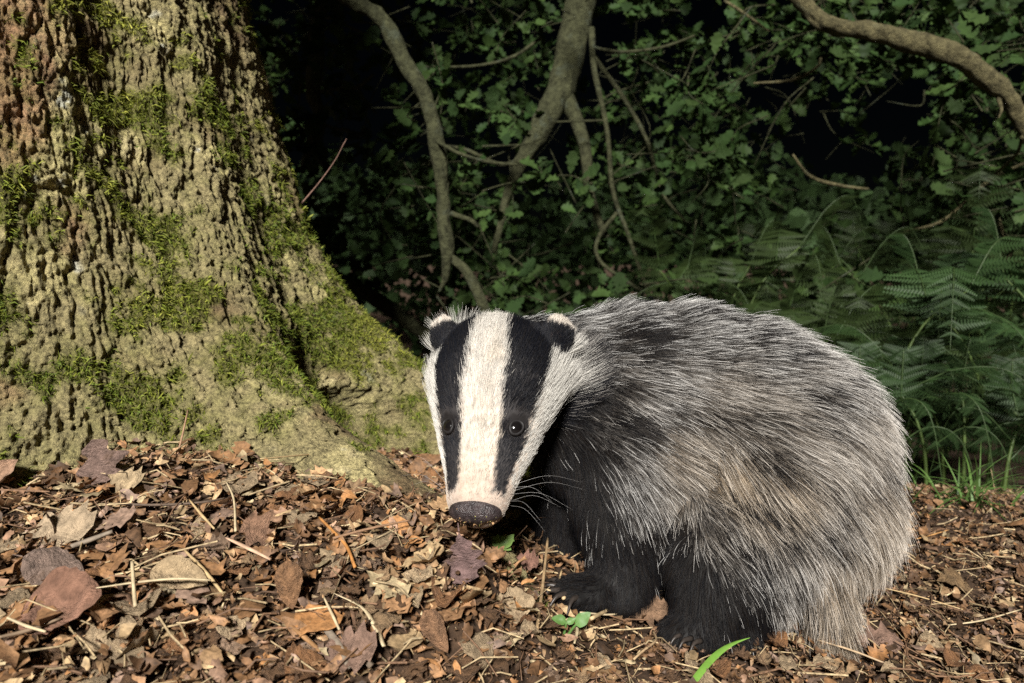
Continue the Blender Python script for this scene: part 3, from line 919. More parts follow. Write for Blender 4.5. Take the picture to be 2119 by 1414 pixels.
# fur guide table, read off the coat: where (photo position), lie of the hair, length mm, share of black hairs, warmth
FG = np.array([
    (1060, 672, .4, -.9, 14, .30, 0), (1100, 655, .7, -.6, 18, .35, 0), (1180, 640, .8, -.5, 25, .38, 0), (1260, 650, .95, -.2, 28, .38, 0), (1150, 740, .9, .1, 17, .62, 0), (1230, 700, .95, .0, 24, .45, 0),
    (1230, 780, 1, .15, 24, .40, .1), (1340, 690, 1, .0, 28, .50, 0), (1450, 680, 1, .1, 29, .52, 0), (1580, 720, .9, .35, 30, .52, .05),
    (1700, 800, .8, .6, 33, .42, .15), (1780, 920, .6, .75, 34, .30, .35), (1840, 1080, .35, .9, 35, .10, .6), (1830, 1180, .2, 1, 36, .05, .7),
    (1350, 800, 1, .2, 33, .18, .1), (1500, 830, .95, .33, 37, .16, .35), (1620, 900, .9, .42, 37, .22, .35), (1250, 850, .9, .4, 26, .80, .2),
    (1190, 880, .8, .5, 22, .97, .1), (1200, 980, .5, .85, 22, .98, 0), (1300, 900, .85, .5, 28, .58, .1), (1300, 1000, .5, .85, 28, .80, 0),
    (1340, 1070, .3, .95, 26, .72, .1), (1260, 1080, .3, .95, 26, .9, 0), (1400, 950, .9, .45, 36, .10, .55), (1405, 1040, .62, .78, 28, .12, .4),
    (1500, 1000, .8, .6, 34, .10, .85), (1600, 1030, .75, .65, 35, .16, .75), (1700, 1080, .6, .8, 38, .35, .3), (1480, 1110, .45, .9, 32, .45, .3),
    (1400, 1130, .1, 1, 22, .95, 0), (1450, 1220, .15, 1, 22, .98, 0), (1560, 1180, .35, .95, 30, .72, .1), (1640, 1200, .35, .95, 34, .5, .2),
    (1560, 1280, .15, 1, 20, .95, 0), (1430, 1300, .0, 1, 9, 1, 0), (1310, 1150, .15, 1, 16, 1, 0), (1280, 1230, -.2, 1, 10, 1, 0), (1190, 1220, -.95, .3, 6, 1, 0),
    (1740, 1200, .1, 1, 34, .10, .7), (1700, 1290, .0, 1, 38, .0, .75), (1745, 1300, .3, .95, 42, 0, .75), (1660, 1290, -.2, 1, 34, .05, .7), (1600, 1300, .1, 1, 20, .95, 0), (1150, 1100, .1, 1, 15, 1, 0), (1420, 1180, .05, 1, 20, 1, 0)])
def guide(p):
    X, Y, _ = to_px(p)
    d2 = (X[:, None] - FG[:, 0]) ** 2 + (Y[:, None] - FG[:, 1]) ** 2
    w = 1.0 / (d2 + 500.0) ** 2
    w /= w.sum(1, keepdims=True)
    g = w @ FG[:, 2:]
    dirw = g[:, 0:1] * RT - g[:, 1:2] * UP
    return nrm(dirw), g[:, 2] * 1e-3, g[:, 3], g[:, 4]

EYES = []
for sd in (-1, 1):
    ph = R(41.5) * sd
    c = head_pt(.605, ph)
    out = nrm(hb * math.sin(ph) * .62 + hn * math.cos(ph) + ha * .12)
    EYES.append((c, out, sd))
NOSE = HC + ha * 1.005 * HL + hn * .000

for c, out, sd in EYES:
    de = np.linalg.norm(BV - c, axis=1)
    BV -= out[None] * (.0030 * np.exp(-(de / .0085) ** 2))[:, None]
    bw_ = np.linalg.norm(BV - (c - ha * .013 - hb * sd * .003), axis=1)
    BV += out[None] * (.0026 * np.exp(-(bw_ / .0075) ** 2))[:, None]
# a shallow furrow down the forehead, and the mouth line under the snout
sA, pA, rA, bA, nA = head_uv(BV)
BV -= hn[None] * (.0022 * np.exp(-(bA / .006) ** 2) * sm(.05, .3, sA) * (1 - sm(.55, .75, sA)) * (nA > 0))[:, None]
mouth = np.exp(-((np.abs(pA) - 108) / 7) ** 2) * sm(.62, .72, sA) * (1 - sm(.97, 1.02, sA)) * (rA < 1.6)
BV -= BNn * (.0022 * mouth)[:, None]

def sample(n, dens):
    a, b, c = BV[BT[:, 0]], BV[BT[:, 1]], BV[BT[:, 2]]
    ar = np.linalg.norm(np.cross(b - a, c - a), axis=1) * .5
    cen = (a + b + c) / 3
    wt = ar * dens(cen)
    k = rng.choice(len(BT), n, p=wt / wt.sum())
    r1, r2 = np.sqrt(rng.random(n)), rng.random(n)
    u, v, w = 1 - r1, r1 * (1 - r2), r1 * r2
    t = BT[k]
    p = BV[t[:, 0]] * u[:, None] + BV[t[:, 1]] * v[:, None] + BV[t[:, 2]] * w[:, None]
    nn = nrm(BNn[t[:, 0]] * u[:, None] + BNn[t[:, 1]] * v[:, None] + BNn[t[:, 2]] * w[:, None])
    return p, nn

def headness(p):
    s, phi, rad, bb, nn = head_uv(p)
    k = sm(-.26, -.10, s) * (1 - sm(1.5, 1.9, rad)) * sm(-.075, -.045, nn)
    return np.clip(k, 0, 1)

def ear_h(p):
    best = np.zeros(len(p)) - 9
    front = np.zeros(len(p))
    for c, eu, en, el, sd in EARS:
        q = p - c
        ins = (np.abs(q @ el) < .024) & (np.abs(q @ en) < .016) & (q @ eu > -.014) & (q @ eu < .03)
        v = np.where(ins, np.maximum(q @ eu, 0) / .019 + .10 * np.abs(q @ el) / .018, -9)
        front = np.where(ins, q @ en, front)
        best = np.maximum(best, np.where(ins, np.where(q @ eu > -.004, v, 0), -9))
    return best, front

def hair(p, n, d, L, lift, curl, npts, jit, droop=.12):
    """polylines: start at p leaning out of the surface by lift, settle to direction d"""
    m = len(p)
    tan = d - n * np.sum(d * n, 1)[:, None]
    tl = np.linalg.norm(tan, axis=1, keepdims=True)
    tan = np.where(tl > .15, tan / (tl + 1e-9), nrm(tan + np.cross(n, np.array([.3, .2, 1.0])) * .4))
    tan = nrm(tan + rng.normal(0, jit, (m, 3)))
    d0 = nrm(tan + n * (lift * 1.5)[:, None]); d1 = nrm(tan + n * (lift * .35)[:, None] + np.array([0, 0, -droop]))
    t = np.linspace(0, 1, npts)
    out = np.empty((m, npts, 3)); out[:, 0] = p - n * .0006
    side = nrm(np.cross(tan, n)) * rng.normal(0, curl, (m, 1))
    for k in range(1, npts):
        f = (t[k] + t[k - 1]) * .5
        st = nrm(d0 * (1 - f) + d1 * f + side * (f - .35))
        out[:, k] = out[:, k - 1] + st * (L / (npts - 1))[:, None]
    return out

def clump(H, size, amt, seed):
    """pull the tips of neighbouring hairs together"""
    root = H[:, 0]
    cell = np.floor(root / size + vnoise(root / size * .7, seed)[:, None] * .6)
    key = (cell @ np.array([73856093, 19349663, 83492791])).astype(np.int64)
    _, inv, cnt = np.unique(key, return_inverse=True, return_counts=True)
    npts = H.shape[1]
    for k in range(1, npts):
        rel = H[:, k] - root
        mean = np.stack([np.bincount(inv, H[:, k, a]) for a in range(3)], 1) / cnt[:, None]
        f = amt * (k / (npts - 1)) ** 1.3
        H[:, k] = H[:, k] * (1 - f) + mean[inv] * f
    return H, inv

CURVES = []          # (points, colours, root radius)
rgb = lambda *c: np.array(c, float)
BLACK = rgb(.0045, .0045, .0058); BROWNB = rgb(.014, .0105, .0085)

# --- coat of the body
def dens_body(c):
    h = headness(c)
    _, L, _, _ = guide(c)
    return (1 - sm(.35, .6, h)) * (1 + 1.2 * (L < .018)) * (ear_h(c)[0] < -1) + 1e-6
NB = 165000
p, n = sample(NB, dens_body)
d, L, dk, warm = guide(p)
hd = headness(p)
L = L * .88 * (1 - .35 * hd) * rng.uniform(.65, 1.15, NB)
lift = .28 + .14 * rng.random(NB)
H = hair(p, n, d, L, lift, .25, 6, .12)
H, cl = clump(H, .0058, .48, 5)
crand = rng.random(cl.max() + 1)[cl]
spot = fbm(p * np.array([34, 34, 60]), 3, 171) * .7 + .45 * fbm(p * np.array([13, 13, 22]) + 3, 2, 173)
cmul = (.45 + .8 * rng.random(cl.max() + 1))[cl][:, None]
dkk = np.clip(dk + .13 + .45 * (crand - .5) * (dk < .9) + 1.5 * spot * (dk < .85), 0, 1)
dkk = np.where(dk > .9, np.maximum(dkk, .985), dkk)
isb = rng.random(NB) < dkk
base_c = (rgb(.27, .24, .21)[None] * (1 - warm[:, None]) + rgb(.46, .325, .19)[None] * warm[:, None]) * rng.uniform(.7, 1.15, (NB, 1))
tip_c = (rgb(.58, .565, .54)[None] * (1 - warm[:, None] * .8) + rgb(.60, .455, .29)[None] * warm[:, None] * .8) * rng.uniform(.75, 1.1, (NB, 1))
band = np.clip(.92 - .95 * warm + rng.normal(0, .15, NB), .05, .97)[:, None]
dark_c = np.where(rng.random((NB, 1)) < .5, BLACK, BROWNB)
C = np.empty((NB, 6, 3))
for k, t in enumerate(np.linspace(0, 1, 6)):
    bw = (sm(.1, .3, np.array(t)) * (1 - sm(.55, .8, np.array(t))))
    base_t = base_c * (1 - t) + tip_c * t
    cg = base_t * (1 - bw * band) + dark_c * bw * band
    C[:, k] = np.where(isb[:, None], dark_c, cg * cmul)
CURVES.append((H, C, .00009))
# long guard hairs lying over the coat: pale ones, some black
NG = 24000
p, n = sample(NG, dens_body)
d, L, dk, warm = guide(p)
L = L * rng.uniform(.85, 1.2, NG) * (1 - .3 * headness(p))
H = hair(p, n, d, L, .30 + .2 * rng.random(NG), .30, 6, .16)
H, cl = clump(H, .011, .40, 15)
pale = rng.random(NG) > np.clip(dk * .97 + 1.0 * (.7 * fbm(p * np.array([34, 34, 60]), 3, 171) + .45 * fbm(p * np.array([13, 13, 22]) + 3, 2, 173)) * (dk < .85), .0, 1.0) + .05
tipc = (rgb(.70, .69, .67)[None] * (1 - warm[:, None] * .7) + rgb(.62, .48, .32)[None] * warm[:, None] * .7) * rng.uniform(.7, 1.2, (NG, 1))
C = np.empty((NG, 6, 3))
for k, t in enumerate(np.linspace(0, 1, 6)):
    rootc = tipc * .55 * (1 - t) + tipc * t
    bw = float(sm(.05, .2, np.array(t)) * (1 - sm(.4, .6, np.array(t)))) * .8
    C[:, k] = np.where(pale[:, None], rootc * (1 - bw) + BROWNB * bw, BLACK)
CURVES.append((H, C, .00015))

# --- short coat of the head
def dens_head(c):
    h = headness(c)
    s, phi, rad, bb, nn = head_uv(c)
    k = sm(.3, .6, h) * (1 + 1.2 * sm(.45, .9, s)) * np.where(ear_h(c)[0] > -1, 2.4, 1)
    for e, o, sd in EYES:
        k = k * sm(.0052, .0064, np.linalg.norm(c - e, axis=1))
    k = k * np.where(np.linalg.norm((c - NOSE), axis=1) < .016, .02, 1)
    k = k * (1 - .97 * sm(1.0, 1.03, s))
    return k + 1e-7
NH = 105000
p, n = sample(NH, dens_head)
s, phi, rad, bb, nn = head_uv(p)
eh, efr = ear_h(p)
isear = eh > -1
aphi = np.abs(phi)
sg = np.sign(phi)
# stripe borders (degrees around the head) along its length
wob = 3.0 * vnoise(p * 120, 181) + rng.normal(0, 2.2, NH)
fi = np.interp(s, [-.2, 0, .25, .5, .65, .8, .9], [13, 15, 17, 20.5, 22.5, 26, 32]) + wob
fo = np.interp(s, [-.2, 0, .2, .35, .5, .6, .7, .8, .9], [82, 77, 69, 62, 57, 58, 59, 61, 62]) + wob
fw = np.interp(s, [-.2, 0, .2, .4, .6, .8, .95], [116, 124, 128, 132, 140, 155, 180]) + wob
blackband = (aphi > fi) & (aphi < fo) & (s < .955 + .012 * wob / 3 - .0022 * np.abs(aphi - 46))
throat = (aphi > fw)
backw = rad + .12 * vnoise(p * 140, 187) + rng.normal(0, .05, NH) + .40 * (1 - sm(-.08, .12, s)) * sm(75, 100, aphi)
throat = throat | ((aphi >= fo) & (backw > 1.50))
wcheek = (aphi >= fo) & ~throat
L = np.interp(s, [-.2, 0, .2, .4, .6, .8, 1.0], [.013, .0125, .0125, .0105, .0075, .0052, .0034])
ruff = sm(70, 95, aphi) * sm(-.3, .0, s) * (1 - sm(.35, .6, s))
L = L + .025 * ruff
L = np.where(isear, .0075, L) * rng.uniform(.7, 1.2, NH)
dirs = nrm(-ha[None] + hb[None] * (sg * np.clip(aphi / 90, 0, 1) * .55)[:, None] + (hb[None] * sg[:, None] * .35 - hn[None] * .15) * ruff[:, None])
for c, eu, en, el, sd in EARS:
    q = p - c
    mk = isear & (np.sign((p - HC) @ hb) == sd)
    dirs[mk] = nrm(eu + q[mk] @ np.outer(el, el) / .03)
lift = np.where(isear, .35, .10) + .12 * rng.random(NH) + .16 * ruff
H = hair(p, n, dirs, L, lift, .15, 4, .12, .02)
H, cl = clump(H, .0045, .28, 9)
hm = (.82 + .3 * rng.random(cl.max() + 1))[cl][:, None]
pinkness = sm(.45, .95, s)
white = hm * (rgb(.56, .53, .48)[None] * (1 - pinkness[:, None]) + rgb(.46, .40, .33)[None] * pinkness[:, None]) * rng.uniform(.85, 1.1, (NH, 1))
cream = hm * rgb(.57, .55, .505)[None] * rng.uniform(.8, 1.1, (NH, 1))
blk = np.where(rng.random((NH, 1)) < .75, rgb(.0065, .0072, .0105), rgb(.015, .0135, .0135))
stn = sm(.0, .45, fbm(p * 55, 3, 183))[:, None] * .35
white = white * (1 - stn) + white * rgb(.86, .74, .58) * stn
col = np.where((aphi <= fi)[:, None], white, cream)
pale_muz = (s > .88) & (aphi > fi)
col = np.where(pale_muz[:, None], rgb(.48, .42, .36)[None] * rng.uniform(.7, 1.1, (NH, 1)), col)
col = np.where((blackband | throat)[:, None] & ~(pale_muz & throat)[:, None], blk, col)
flip = rng.random(NH) < .04
col = np.where((flip & wcheek)[:, None], rgb(.2, .17, .15), col)
# top of the neck: the white stripe fades into grey
fade = sm(-.02, -.2, s) if False else (1 - sm(-.22, .0, s))
gz_ = rng.random(NH) < fade * .6
col = np.where((gz_ & (aphi < 60))[:, None], rgb(.06, .058, .06), col)
bkn = throat & (s < .35)
gr_ = bkn & (rng.random(NH) < .30 * (1 - sm(.05, .35, s)))
col = np.where(gr_[:, None], rgb(.30, .28, .26) * rng.uniform(.6, 1.4, (NH, 1)), col)
# skin-grey hairs round the eyes
for e, o, sd in EYES:
    de = np.linalg.norm(p - e, axis=1)
    mk = (de < .0125) & blackband
    col[mk] = np.where(rng.random((mk.sum(), 1)) < .6, rgb(.030, .026, .026), col[mk])
rim = (eh > .50)
col = np.where(isear[:, None], np.where(rim[:, None], rgb(.60, .54, .47) * rng.uniform(.8, 1.1, (NH, 1)), blk * 1.15), col)
C = np.repeat(col[:, None], 4, axis=1) * np.array([.9, 1, 1.02, 1.05])[None, :, None]
CURVES.append((H, C, .00012))

def curves_obj(name, sets, mat, parent, loc):
    hc = bpy.data.hair_curves.new(name)
    sizes = np.concatenate([np.full(len(h), h.shape[1], np.int32) for h, _, _ in sets])
    hc.add_curves(sizes.tolist())
    pos = np.concatenate([h.reshape(-1, 3) for h, _, _ in sets]) - loc
    hc.attributes['position'].data.foreach_set('vector', pos.astype(np.float32).ravel())
    ra = hc.attributes.get('radius') or hc.attributes.new('radius', 'FLOAT', 'POINT')
    rad = np.concatenate([(np.broadcast_to(r * np.linspace(1, .22, h.shape[1]) ** .8, h.shape[:2])).ravel() for h, _, r in sets])
    ra.data.foreach_set('value', rad.astype(np.float32))
    ca = hc.attributes.new('col', 'FLOAT_COLOR', 'POINT')
    c4 = np.ones((len(pos), 4), np.float32); c4[:, :3] = np.concatenate([np.clip(c, 0, 1).reshape(-1, 3) for _, c, _ in sets])
    ca.data.foreach_set('color', c4.ravel())
    hc.materials.append(mat)
    return link(name, hc, parent)

m, nt, b = newmat('fur')
at = N(nt, 'ShaderNodeAttribute', attribute_name='col')
nt.links.new(at.outputs['Color'], b.inputs['Base Color'])
b.inputs['Roughness'].default_value = .42
b.inputs['Specular IOR Level'].default_value = .13
M['fur'] = m

M['skin'] = surf('skin', attr='col', var=.3, scale=120, rough=.7, bump=.3, bscale=500, bdist=.0008)
badger = empty('badger', P(1450, 1300, .70), 'young grey badger with black and white striped face sniffing the litter', 'badger')
BL = np.array(badger.location)
# under the fur: dark undercoat, pale skin on the muzzle, matching the stripes
s, phi, rad, bb, nn = head_uv(BV)
hd = headness(BV)
_, _, dkv, wv_ = guide(BV)
sc = rgb(.10, .088, .075)[None] * (1 - dkv[:, None]) + rgb(.007, .0065, .0065)[None] * dkv[:, None]
a_ = np.abs(phi)
fi_ = np.interp(s, [-.2, 0, .25, .5, .65, .8, .9], [13, 15, 17, 20.5, 22.5, 26, 32])
fo_ = np.interp(s, [-.2, 0, .2, .35, .5, .6, .7, .8, .9], [82, 77, 69, 62, 57, 58, 59, 61, 62])
fw_ = np.interp(s, [-.2, 0, .2, .4, .6, .8, .95], [116, 124, 128, 132, 140, 155, 180])
bk = ((a_ > fi_) & (a_ < fo_) & (s < .94)) | (a_ > fw_)
hc_ = np.where(bk[:, None], rgb(.03, .027, .027), rgb(.55, .46, .38))
pk_ = sm(.62, 1.0, s)[:, None]
hc_ = np.where((bk & (s < .93))[:, None], hc_, rgb(.52, .45, .38) * (1 - pk_) + rgb(.40, .31, .25) * pk_)
for e, o, sd in EYES:
    hc_ = np.where((np.linalg.norm(BV - e, axis=1) < .012)[:, None], rgb(.012, .010, .010), hc_)
eh, _ = ear_h(BV)
hc_ = np.where((eh > -1)[:, None], rgb(.05, .035, .032), hc_)
sc = sc * (1 - hd[:, None]) + hc_ * hd[:, None]
bv = (BV - BL).astype(np.float32)
body_me.vertices.foreach_set('co', bv.ravel())
a = body_me.attributes.new('col', 'FLOAT_COLOR', 'POINT')
c4 = np.ones((nv, 4), np.float32); c4[:, :3] = sc
a.data.foreach_set('color', c4.ravel())
body_me.materials.clear(); body_me.materials.append(M['skin'])
body_me.polygons.foreach_set('use_smooth', np.ones(len(body_me.polygons), bool))
body_me.update()
link('body', body_me, badger)
curves_obj('fur', CURVES, M['fur'], badger, BL)

# eyes, with lids
M['eye'], nt, b = newmat('eye')
b.inputs['Base Color'].default_value = (.006, .005, .005, 1); b.inputs['Roughness'].default_value = .13
b.inputs['Specular IOR Level'].default_value = .7
M['lid'] = surf('lid', (.012, .0105, .0105), var=.25, scale=400, rough=.55, bump=.4, bscale=1200, bdist=.0004)
for c, out, sd in EYES:
    up = nrm(-ha - out * (-ha @ out)); rt = np.cross(out, up)
    bm = bmesh.new()
    bmesh.ops.create_uvsphere(bm, u_segments=28, v_segments=18, radius=.0078)
    me = bpy.data.meshes.new('eye'); bm.to_mesh(me); bm.free()
    me.materials.append(M['eye'])
    me.polygons.foreach_set('use_smooth', np.ones(len(me.polygons), bool))
    ec = c - out * (.0058 if sd > 0 else .0050)
    e_o = link('eye', me, badger, ec - BL)
    # lid: almond ring round the ball
    an = np.linspace(0, 2 * math.pi, 29)
    ring = [ec + out * (.0053 + .0004 * math.cos(2 * t)) + rt * .0053 * math.cos(t) * (1 + .10 * math.sin(t)) + up * .0060 * math.sin(t) - rt * .0012 * math.sin(t) * sd for t in an]
    V, F = tube(ring, .0011 + .0004 * np.abs(np.sin(an)), 8, cap=False)
    lo = link('eyelid', mesh('eyelid', V - ec, F, M['lid']), e_o)

# nose pad
M['nose'] , nt, b = newmat('nose')
tc = N(nt, 'ShaderNodeTexCoord'); vo = N(nt, 'ShaderNodeTexVoronoi', Scale=1000.0); no = N(nt, 'ShaderNodeTexNoise', Scale=220.0, Detail=5.0)
nt.links.new(tc.outputs['Object'], vo.inputs['Vector']); nt.links.new(tc.outputs['Object'], no.inputs['Vector'])
rp = N(nt, 'ShaderNodeValToRGB')
rp.color_ramp.elements[0].color = (.018, .013, .014, 1); rp.color_ramp.elements[1].color = (.055, .04, .04, 1)
rp.color_ramp.elements[0].position = .35; rp.color_ramp.elements[1].position = .7
nt.links.new(no.outputs['Fac'], rp.inputs[0]); nt.links.new(rp.outputs[0], b.inputs['Base Color'])
b.inputs['Roughness'].default_value = .42
bp = N(nt, 'ShaderNodeBump', Strength=1.0, Distance=.0006); bp.invert = True
nt.links.new(vo.outputs['Distance'], bp.inputs['Height']); nt.links.new(bp.outputs[0], b.inputs['Normal'])
bm = bmesh.new()
bmesh.ops.create_uvsphere(bm, u_segments=48, v_segments=32, radius=1.0)
cen = HC + ha * 1.005 * HL + hn * .003
for v in bm.verts:
    x, y, z = v.co          # x across, y along the snout, z towards the brow
    k = Vector((x * .0208 * (1 - .10 * max(-z, 0)), y * .0105, z * .0128))
    k.z += .0014 * (1 - x * x) * (1 if z > 0 else -.6)
    for sd in (-1, 1):      # nostrils: dents low on each side
        dx, dz = x - sd * .55, z + .30
        g = math.exp(-(dx * dx / .05 + dz * dz / .06)) * max(y, 0)
        k.y -= .0100 * g
    g = math.exp(-(x * x) / .012) * max(y, 0) * (1 if z < .1 else .3)
    k.y -= .0012 * g
    w = cen + hb * k.x + ha * k.y + hn * k.z
    v.co = Vector(w - cen)
me = bpy.data.meshes.new('nose'); bm.to_mesh(me); bm.free(); me.materials.append(M['nose'])
me.polygons.foreach_set('use_smooth', np.ones(len(me.polygons), bool))
nose_o = link('nose', me, badger, cen - BL)
# crumbs of soil stuck on the nose
cr = Acc()
for k in range(46):
    x, z = rng.uniform(-.85, .85), rng.uniform(-.5, .9)
    if x * x + z * z > .95: continue
    y = math.sqrt(1 - x * x - z * z)
    c = cen + hb * x * .0212 + ha * y * .0108 + hn * (z * .0126 + .001)
    r = rng.uniform(.0003, .0009) * (1.8 if k % 15 == 0 else 1)
    V = nrm(rng.normal(0, 1, (6, 3))) * r * rng.uniform(.5, 1.4, (6, 1)) + c
    cr.add(V - cen, [np.array([(0, 1, 2), (0, 2, 3), (0, 3, 4), (0, 4, 1), (5, 2, 1), (5, 3, 2), (5, 4, 3), (5, 1, 4)])], [(.45, .27, .13), (.20, .12, .07), (.32, .30, .10)][k % 3])
crumbs = link('crumb', cr.mesh('crumb', M['litter'], smooth=False), nose_o)
tag(crumbs, kind='stuff')

# whiskers
M['whisker'] = surf('whisker', (.36, .35, .34), var=.1, bump=0, rough=.35)
for (s_, ph, tx_, ty_, td) in ((.86, 72, 1210, 1000, .60), (.88, 82, 1215, 1015, .60), (.90, 80, 1185, 1055, .57), (.92, 95, 1160, 1050, .57), (.94, 100, 1128, 1100, .55),
                              (.93, 88, 1120, 1080, .55), (.87, 75, 1150, 1045, .58), (.86, -75, 845, 940, .60), (.89, -85, 830, 985, .60), (.90, -95, 850, 1005, .58), (.92, -80, 880, 1030, .57)):
    r0 = head_pt(s_, R(ph), -.001); e = P(tx_, ty_, td)
    mid = (r0 + e) / 2 + hn * .006 + np.array([0, 0, .004])
    pts = catmull([r0, mid, e], 12)
    V, F = tube(pts, np.linspace(.00009, .00003, 12), 4)
    link('whisker', mesh('whisker', V - BL, F, M['whisker']), badger)
# claws of the near fore paw and hind foot
M['claw'] = surf('claw', (.035, .028, .024), var=.3, scale=300, rough=.35, bump=.1)
for (px, py, d) in ((1165, 1213, .675), (1158, 1220, .66), (1160, 1228, .647), (1172, 1236, .638), (1192, 1243, .632)):
    b0 = P(px, py, d); out = nrm(np.array([b0[0] - PAW[0], (b0[1] - PAW[1]) * .6, 0]))
    pts = catmull([b0 - out * .002 + np.array([0, 0, .002]), b0 + out * .011 + np.array([0, 0, .004]), b0 + out * .021 + np.array([0, 0, -.004])], 9)
    V, F = tube(pts, np.linspace(.0032, .0006, 9), 8)
    link('claw', mesh('claw', V - BL, F, M['claw']), badger)
for k, (px, py, d) in enumerate(((1402, 1312, .625), (1410, 1318, .612), (1425, 1325, .604), (1445, 1330, .602))):
    b0 = P(px, py, d); out = nrm(np.array([-.8, -.4 - .15 * k, 0]))
    pts = catmull([b0 - out * .004, b0 + out * .007 + np.array([0, 0, .002]), b0 + out * .014 + np.array([0, 0, -.004])], 7)
    V, F = tube(pts, np.linspace(.0026, .0006, 7), 8)
    link('claw', mesh('claw', V - BL, F, M['claw']), badger)

# ------------------------------------------------------------------ the litter
def outside_trunk(x, y, pad=0.0):
    th = np.degrees(np.arctan2(y - TC[1], x - TC[0]))
    return np.hypot(x - TC[0], y - TC[1]) > trunk_r(th, zg0(x, y)) + pad

PAL = np.array([(.225, .118, .055), (.28, .155, .08), (.37, .23, .125), (.43, .30, .17), (.15, .078, .038), (.32, .19, .125), (.25, .165, .125), (.35, .17, .068), (.085, .047, .026), (.48, .375, .23)])
PAL = PAL * np.array([.93, .93, .88])
PW = np.array([.2, .17, .12, .08, .14, .09, .06, .06, .05, .03]); PW = PW / PW.sum()

def rand_frames(n, tilt):
    """n random frames lying on the ground within a tilt"""
    az = rng.uniform(0, 2 * np.pi, n)
    z = nrm(np.stack([rng.normal(0, tilt, n), rng.normal(0, tilt, n) - .12, np.ones(n)], -1))
    x = np.stack([np.cos(az), np.sin(az), np.zeros(n)], -1)
    x = nrm(x - z * np.sum(x * z, 1)[:, None]); y = np.cross(z, x)
    return x, y, z

# small broken pieces: one heap nobody could count
def litter_xy(n, near=.55):
    out = np.zeros((0, 2))
    while len(out) < n:
        k = n
        x = rng.uniform(-.72, .85, k); y = rng.uniform(.28, 1.28, k)
        keep = (rng.random(k) < np.clip((near / np.maximum(y, .3)) ** 1.5, 0, 1)) & outside_trunk(x, y, -.01)
        out = np.vstack([out, np.stack([x, y], -1)[keep]])
    return out[:n]
NF = 21000
xy = litter_xy(NF)
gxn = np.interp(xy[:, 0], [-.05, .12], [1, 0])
tq_ = np.linspace(0, 1, 5)
loc = np.zeros((NF, 15, 3))
wl = rng.uniform(.10, .38, (NF, 1)) * np.array([[.35, .8, 1, .85, .3]]) * rng.uniform(.55, 1.35, (NF, 5))
wr = rng.uniform(.10, .38, (NF, 1)) * np.array([[.35, .8, 1, .85, .3]]) * rng.uniform(.55, 1.35, (NF, 5))
cu, cw = rng.normal(0, .7, (NF, 1)), rng.normal(.25, 1.3, (NF, 1))
for j in range(5):
    for c_, (sg_, w_) in enumerate(((-1, wl), (0, None), (1, wr))):
        idx = j * 3 + c_
        loc[:, idx, 0] = tq_[j] - .5 + rng.normal(0, .04, NF)
        yy = 0 if w_ is None else sg_ * w_[:, j]
        loc[:, idx, 1] = yy
        loc[:, idx, 2] = (cu[:, 0] * (tq_[j] - .5) ** 2 + cw[:, 0] * np.square(yy)) + rng.normal(0, .065, NF)
size = np.exp(rng.normal(math.log(.0074), .45, NF)) * (.85 + .45 * gxn)
fx, fy, fz = rand_frames(NF, .42)
zz = zg(xy[:, 0], xy[:, 1]) + rng.random(NF) ** 1.5 * .014 + .001
V = (loc[..., 0:1] * fx[:, None] + loc[..., 1:2] * fy[:, None] + loc[..., 2:3] * fz[:, None]) * size[:, None, None] + np.stack([xy[:, 0], xy[:, 1], zz], -1)[:, None]
qi = np.array([(j * 3 + c_, j * 3 + 3 + c_, j * 3 + 4 + c_, j * 3 + 1 + c_) for j in range(4) for c_ in range(2)])
lit = Acc()
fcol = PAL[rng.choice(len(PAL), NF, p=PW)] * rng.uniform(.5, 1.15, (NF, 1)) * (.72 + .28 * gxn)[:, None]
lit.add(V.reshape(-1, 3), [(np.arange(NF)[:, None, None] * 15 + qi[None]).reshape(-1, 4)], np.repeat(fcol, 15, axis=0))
# flat lobed leaves bedded into it
DU = [leaf_unit(kd_, 700 + q_, 12, (-1, -.5, 0, .5, 1), .35, .10) for q_, kd_ in enumerate(('oak', 'oak', 'oak', 'birch', 'oak', 'oak'))]
NL = 520
xy = litter_xy(NL)
fx, fy, fz = rand_frames(NL, .20)
zl = zg(xy[:, 0], xy[:, 1]) + .003 + rng.random(NL) * .011
for q_ in range(NL):
    v, f = DU[q_ % 6]
    lft = float(np.interp(xy[q_, 0], [-.05, .12], [1, 0]))
    l = rng.uniform(.016, .034) * (.75 + .35 * lft)
    c_ = np.array([xy[q_, 0], xy[q_, 1], zl[q_]])
    v = (v - np.array([.5, 0, 0])) * np.array([1, rng.uniform(.9, 1.5), 1])
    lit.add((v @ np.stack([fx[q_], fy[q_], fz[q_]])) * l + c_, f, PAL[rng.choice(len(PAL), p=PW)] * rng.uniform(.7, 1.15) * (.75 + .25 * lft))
# crumbs
NK = 26000
xy = litter_xy(NK)
zz = zg(xy[:, 0], xy[:, 1]) + rng.random(NK) * .010
sz = np.exp(rng.normal(math.log(.0022), .45, NK))
V = nrm(rng.normal(0, 1, (NK, 4, 3))) * sz[:, None, None] * np.array([1, 1, .7]) + np.stack([xy[:, 0], xy[:, 1], zz], -1)[:, None]
ti = np.array([(0, 1, 2), (0, 2, 3), (0, 3, 1), (1, 3, 2)])
lit.add(V.reshape(-1, 3), [(np.arange(NK)[:, None, None] * 4 + ti[None]).reshape(-1, 3)], np.repeat(PAL[rng.choice(len(PAL), NK, p=PW)] * rng.uniform(.4, 1.2, (NK, 1)), 4, axis=0))
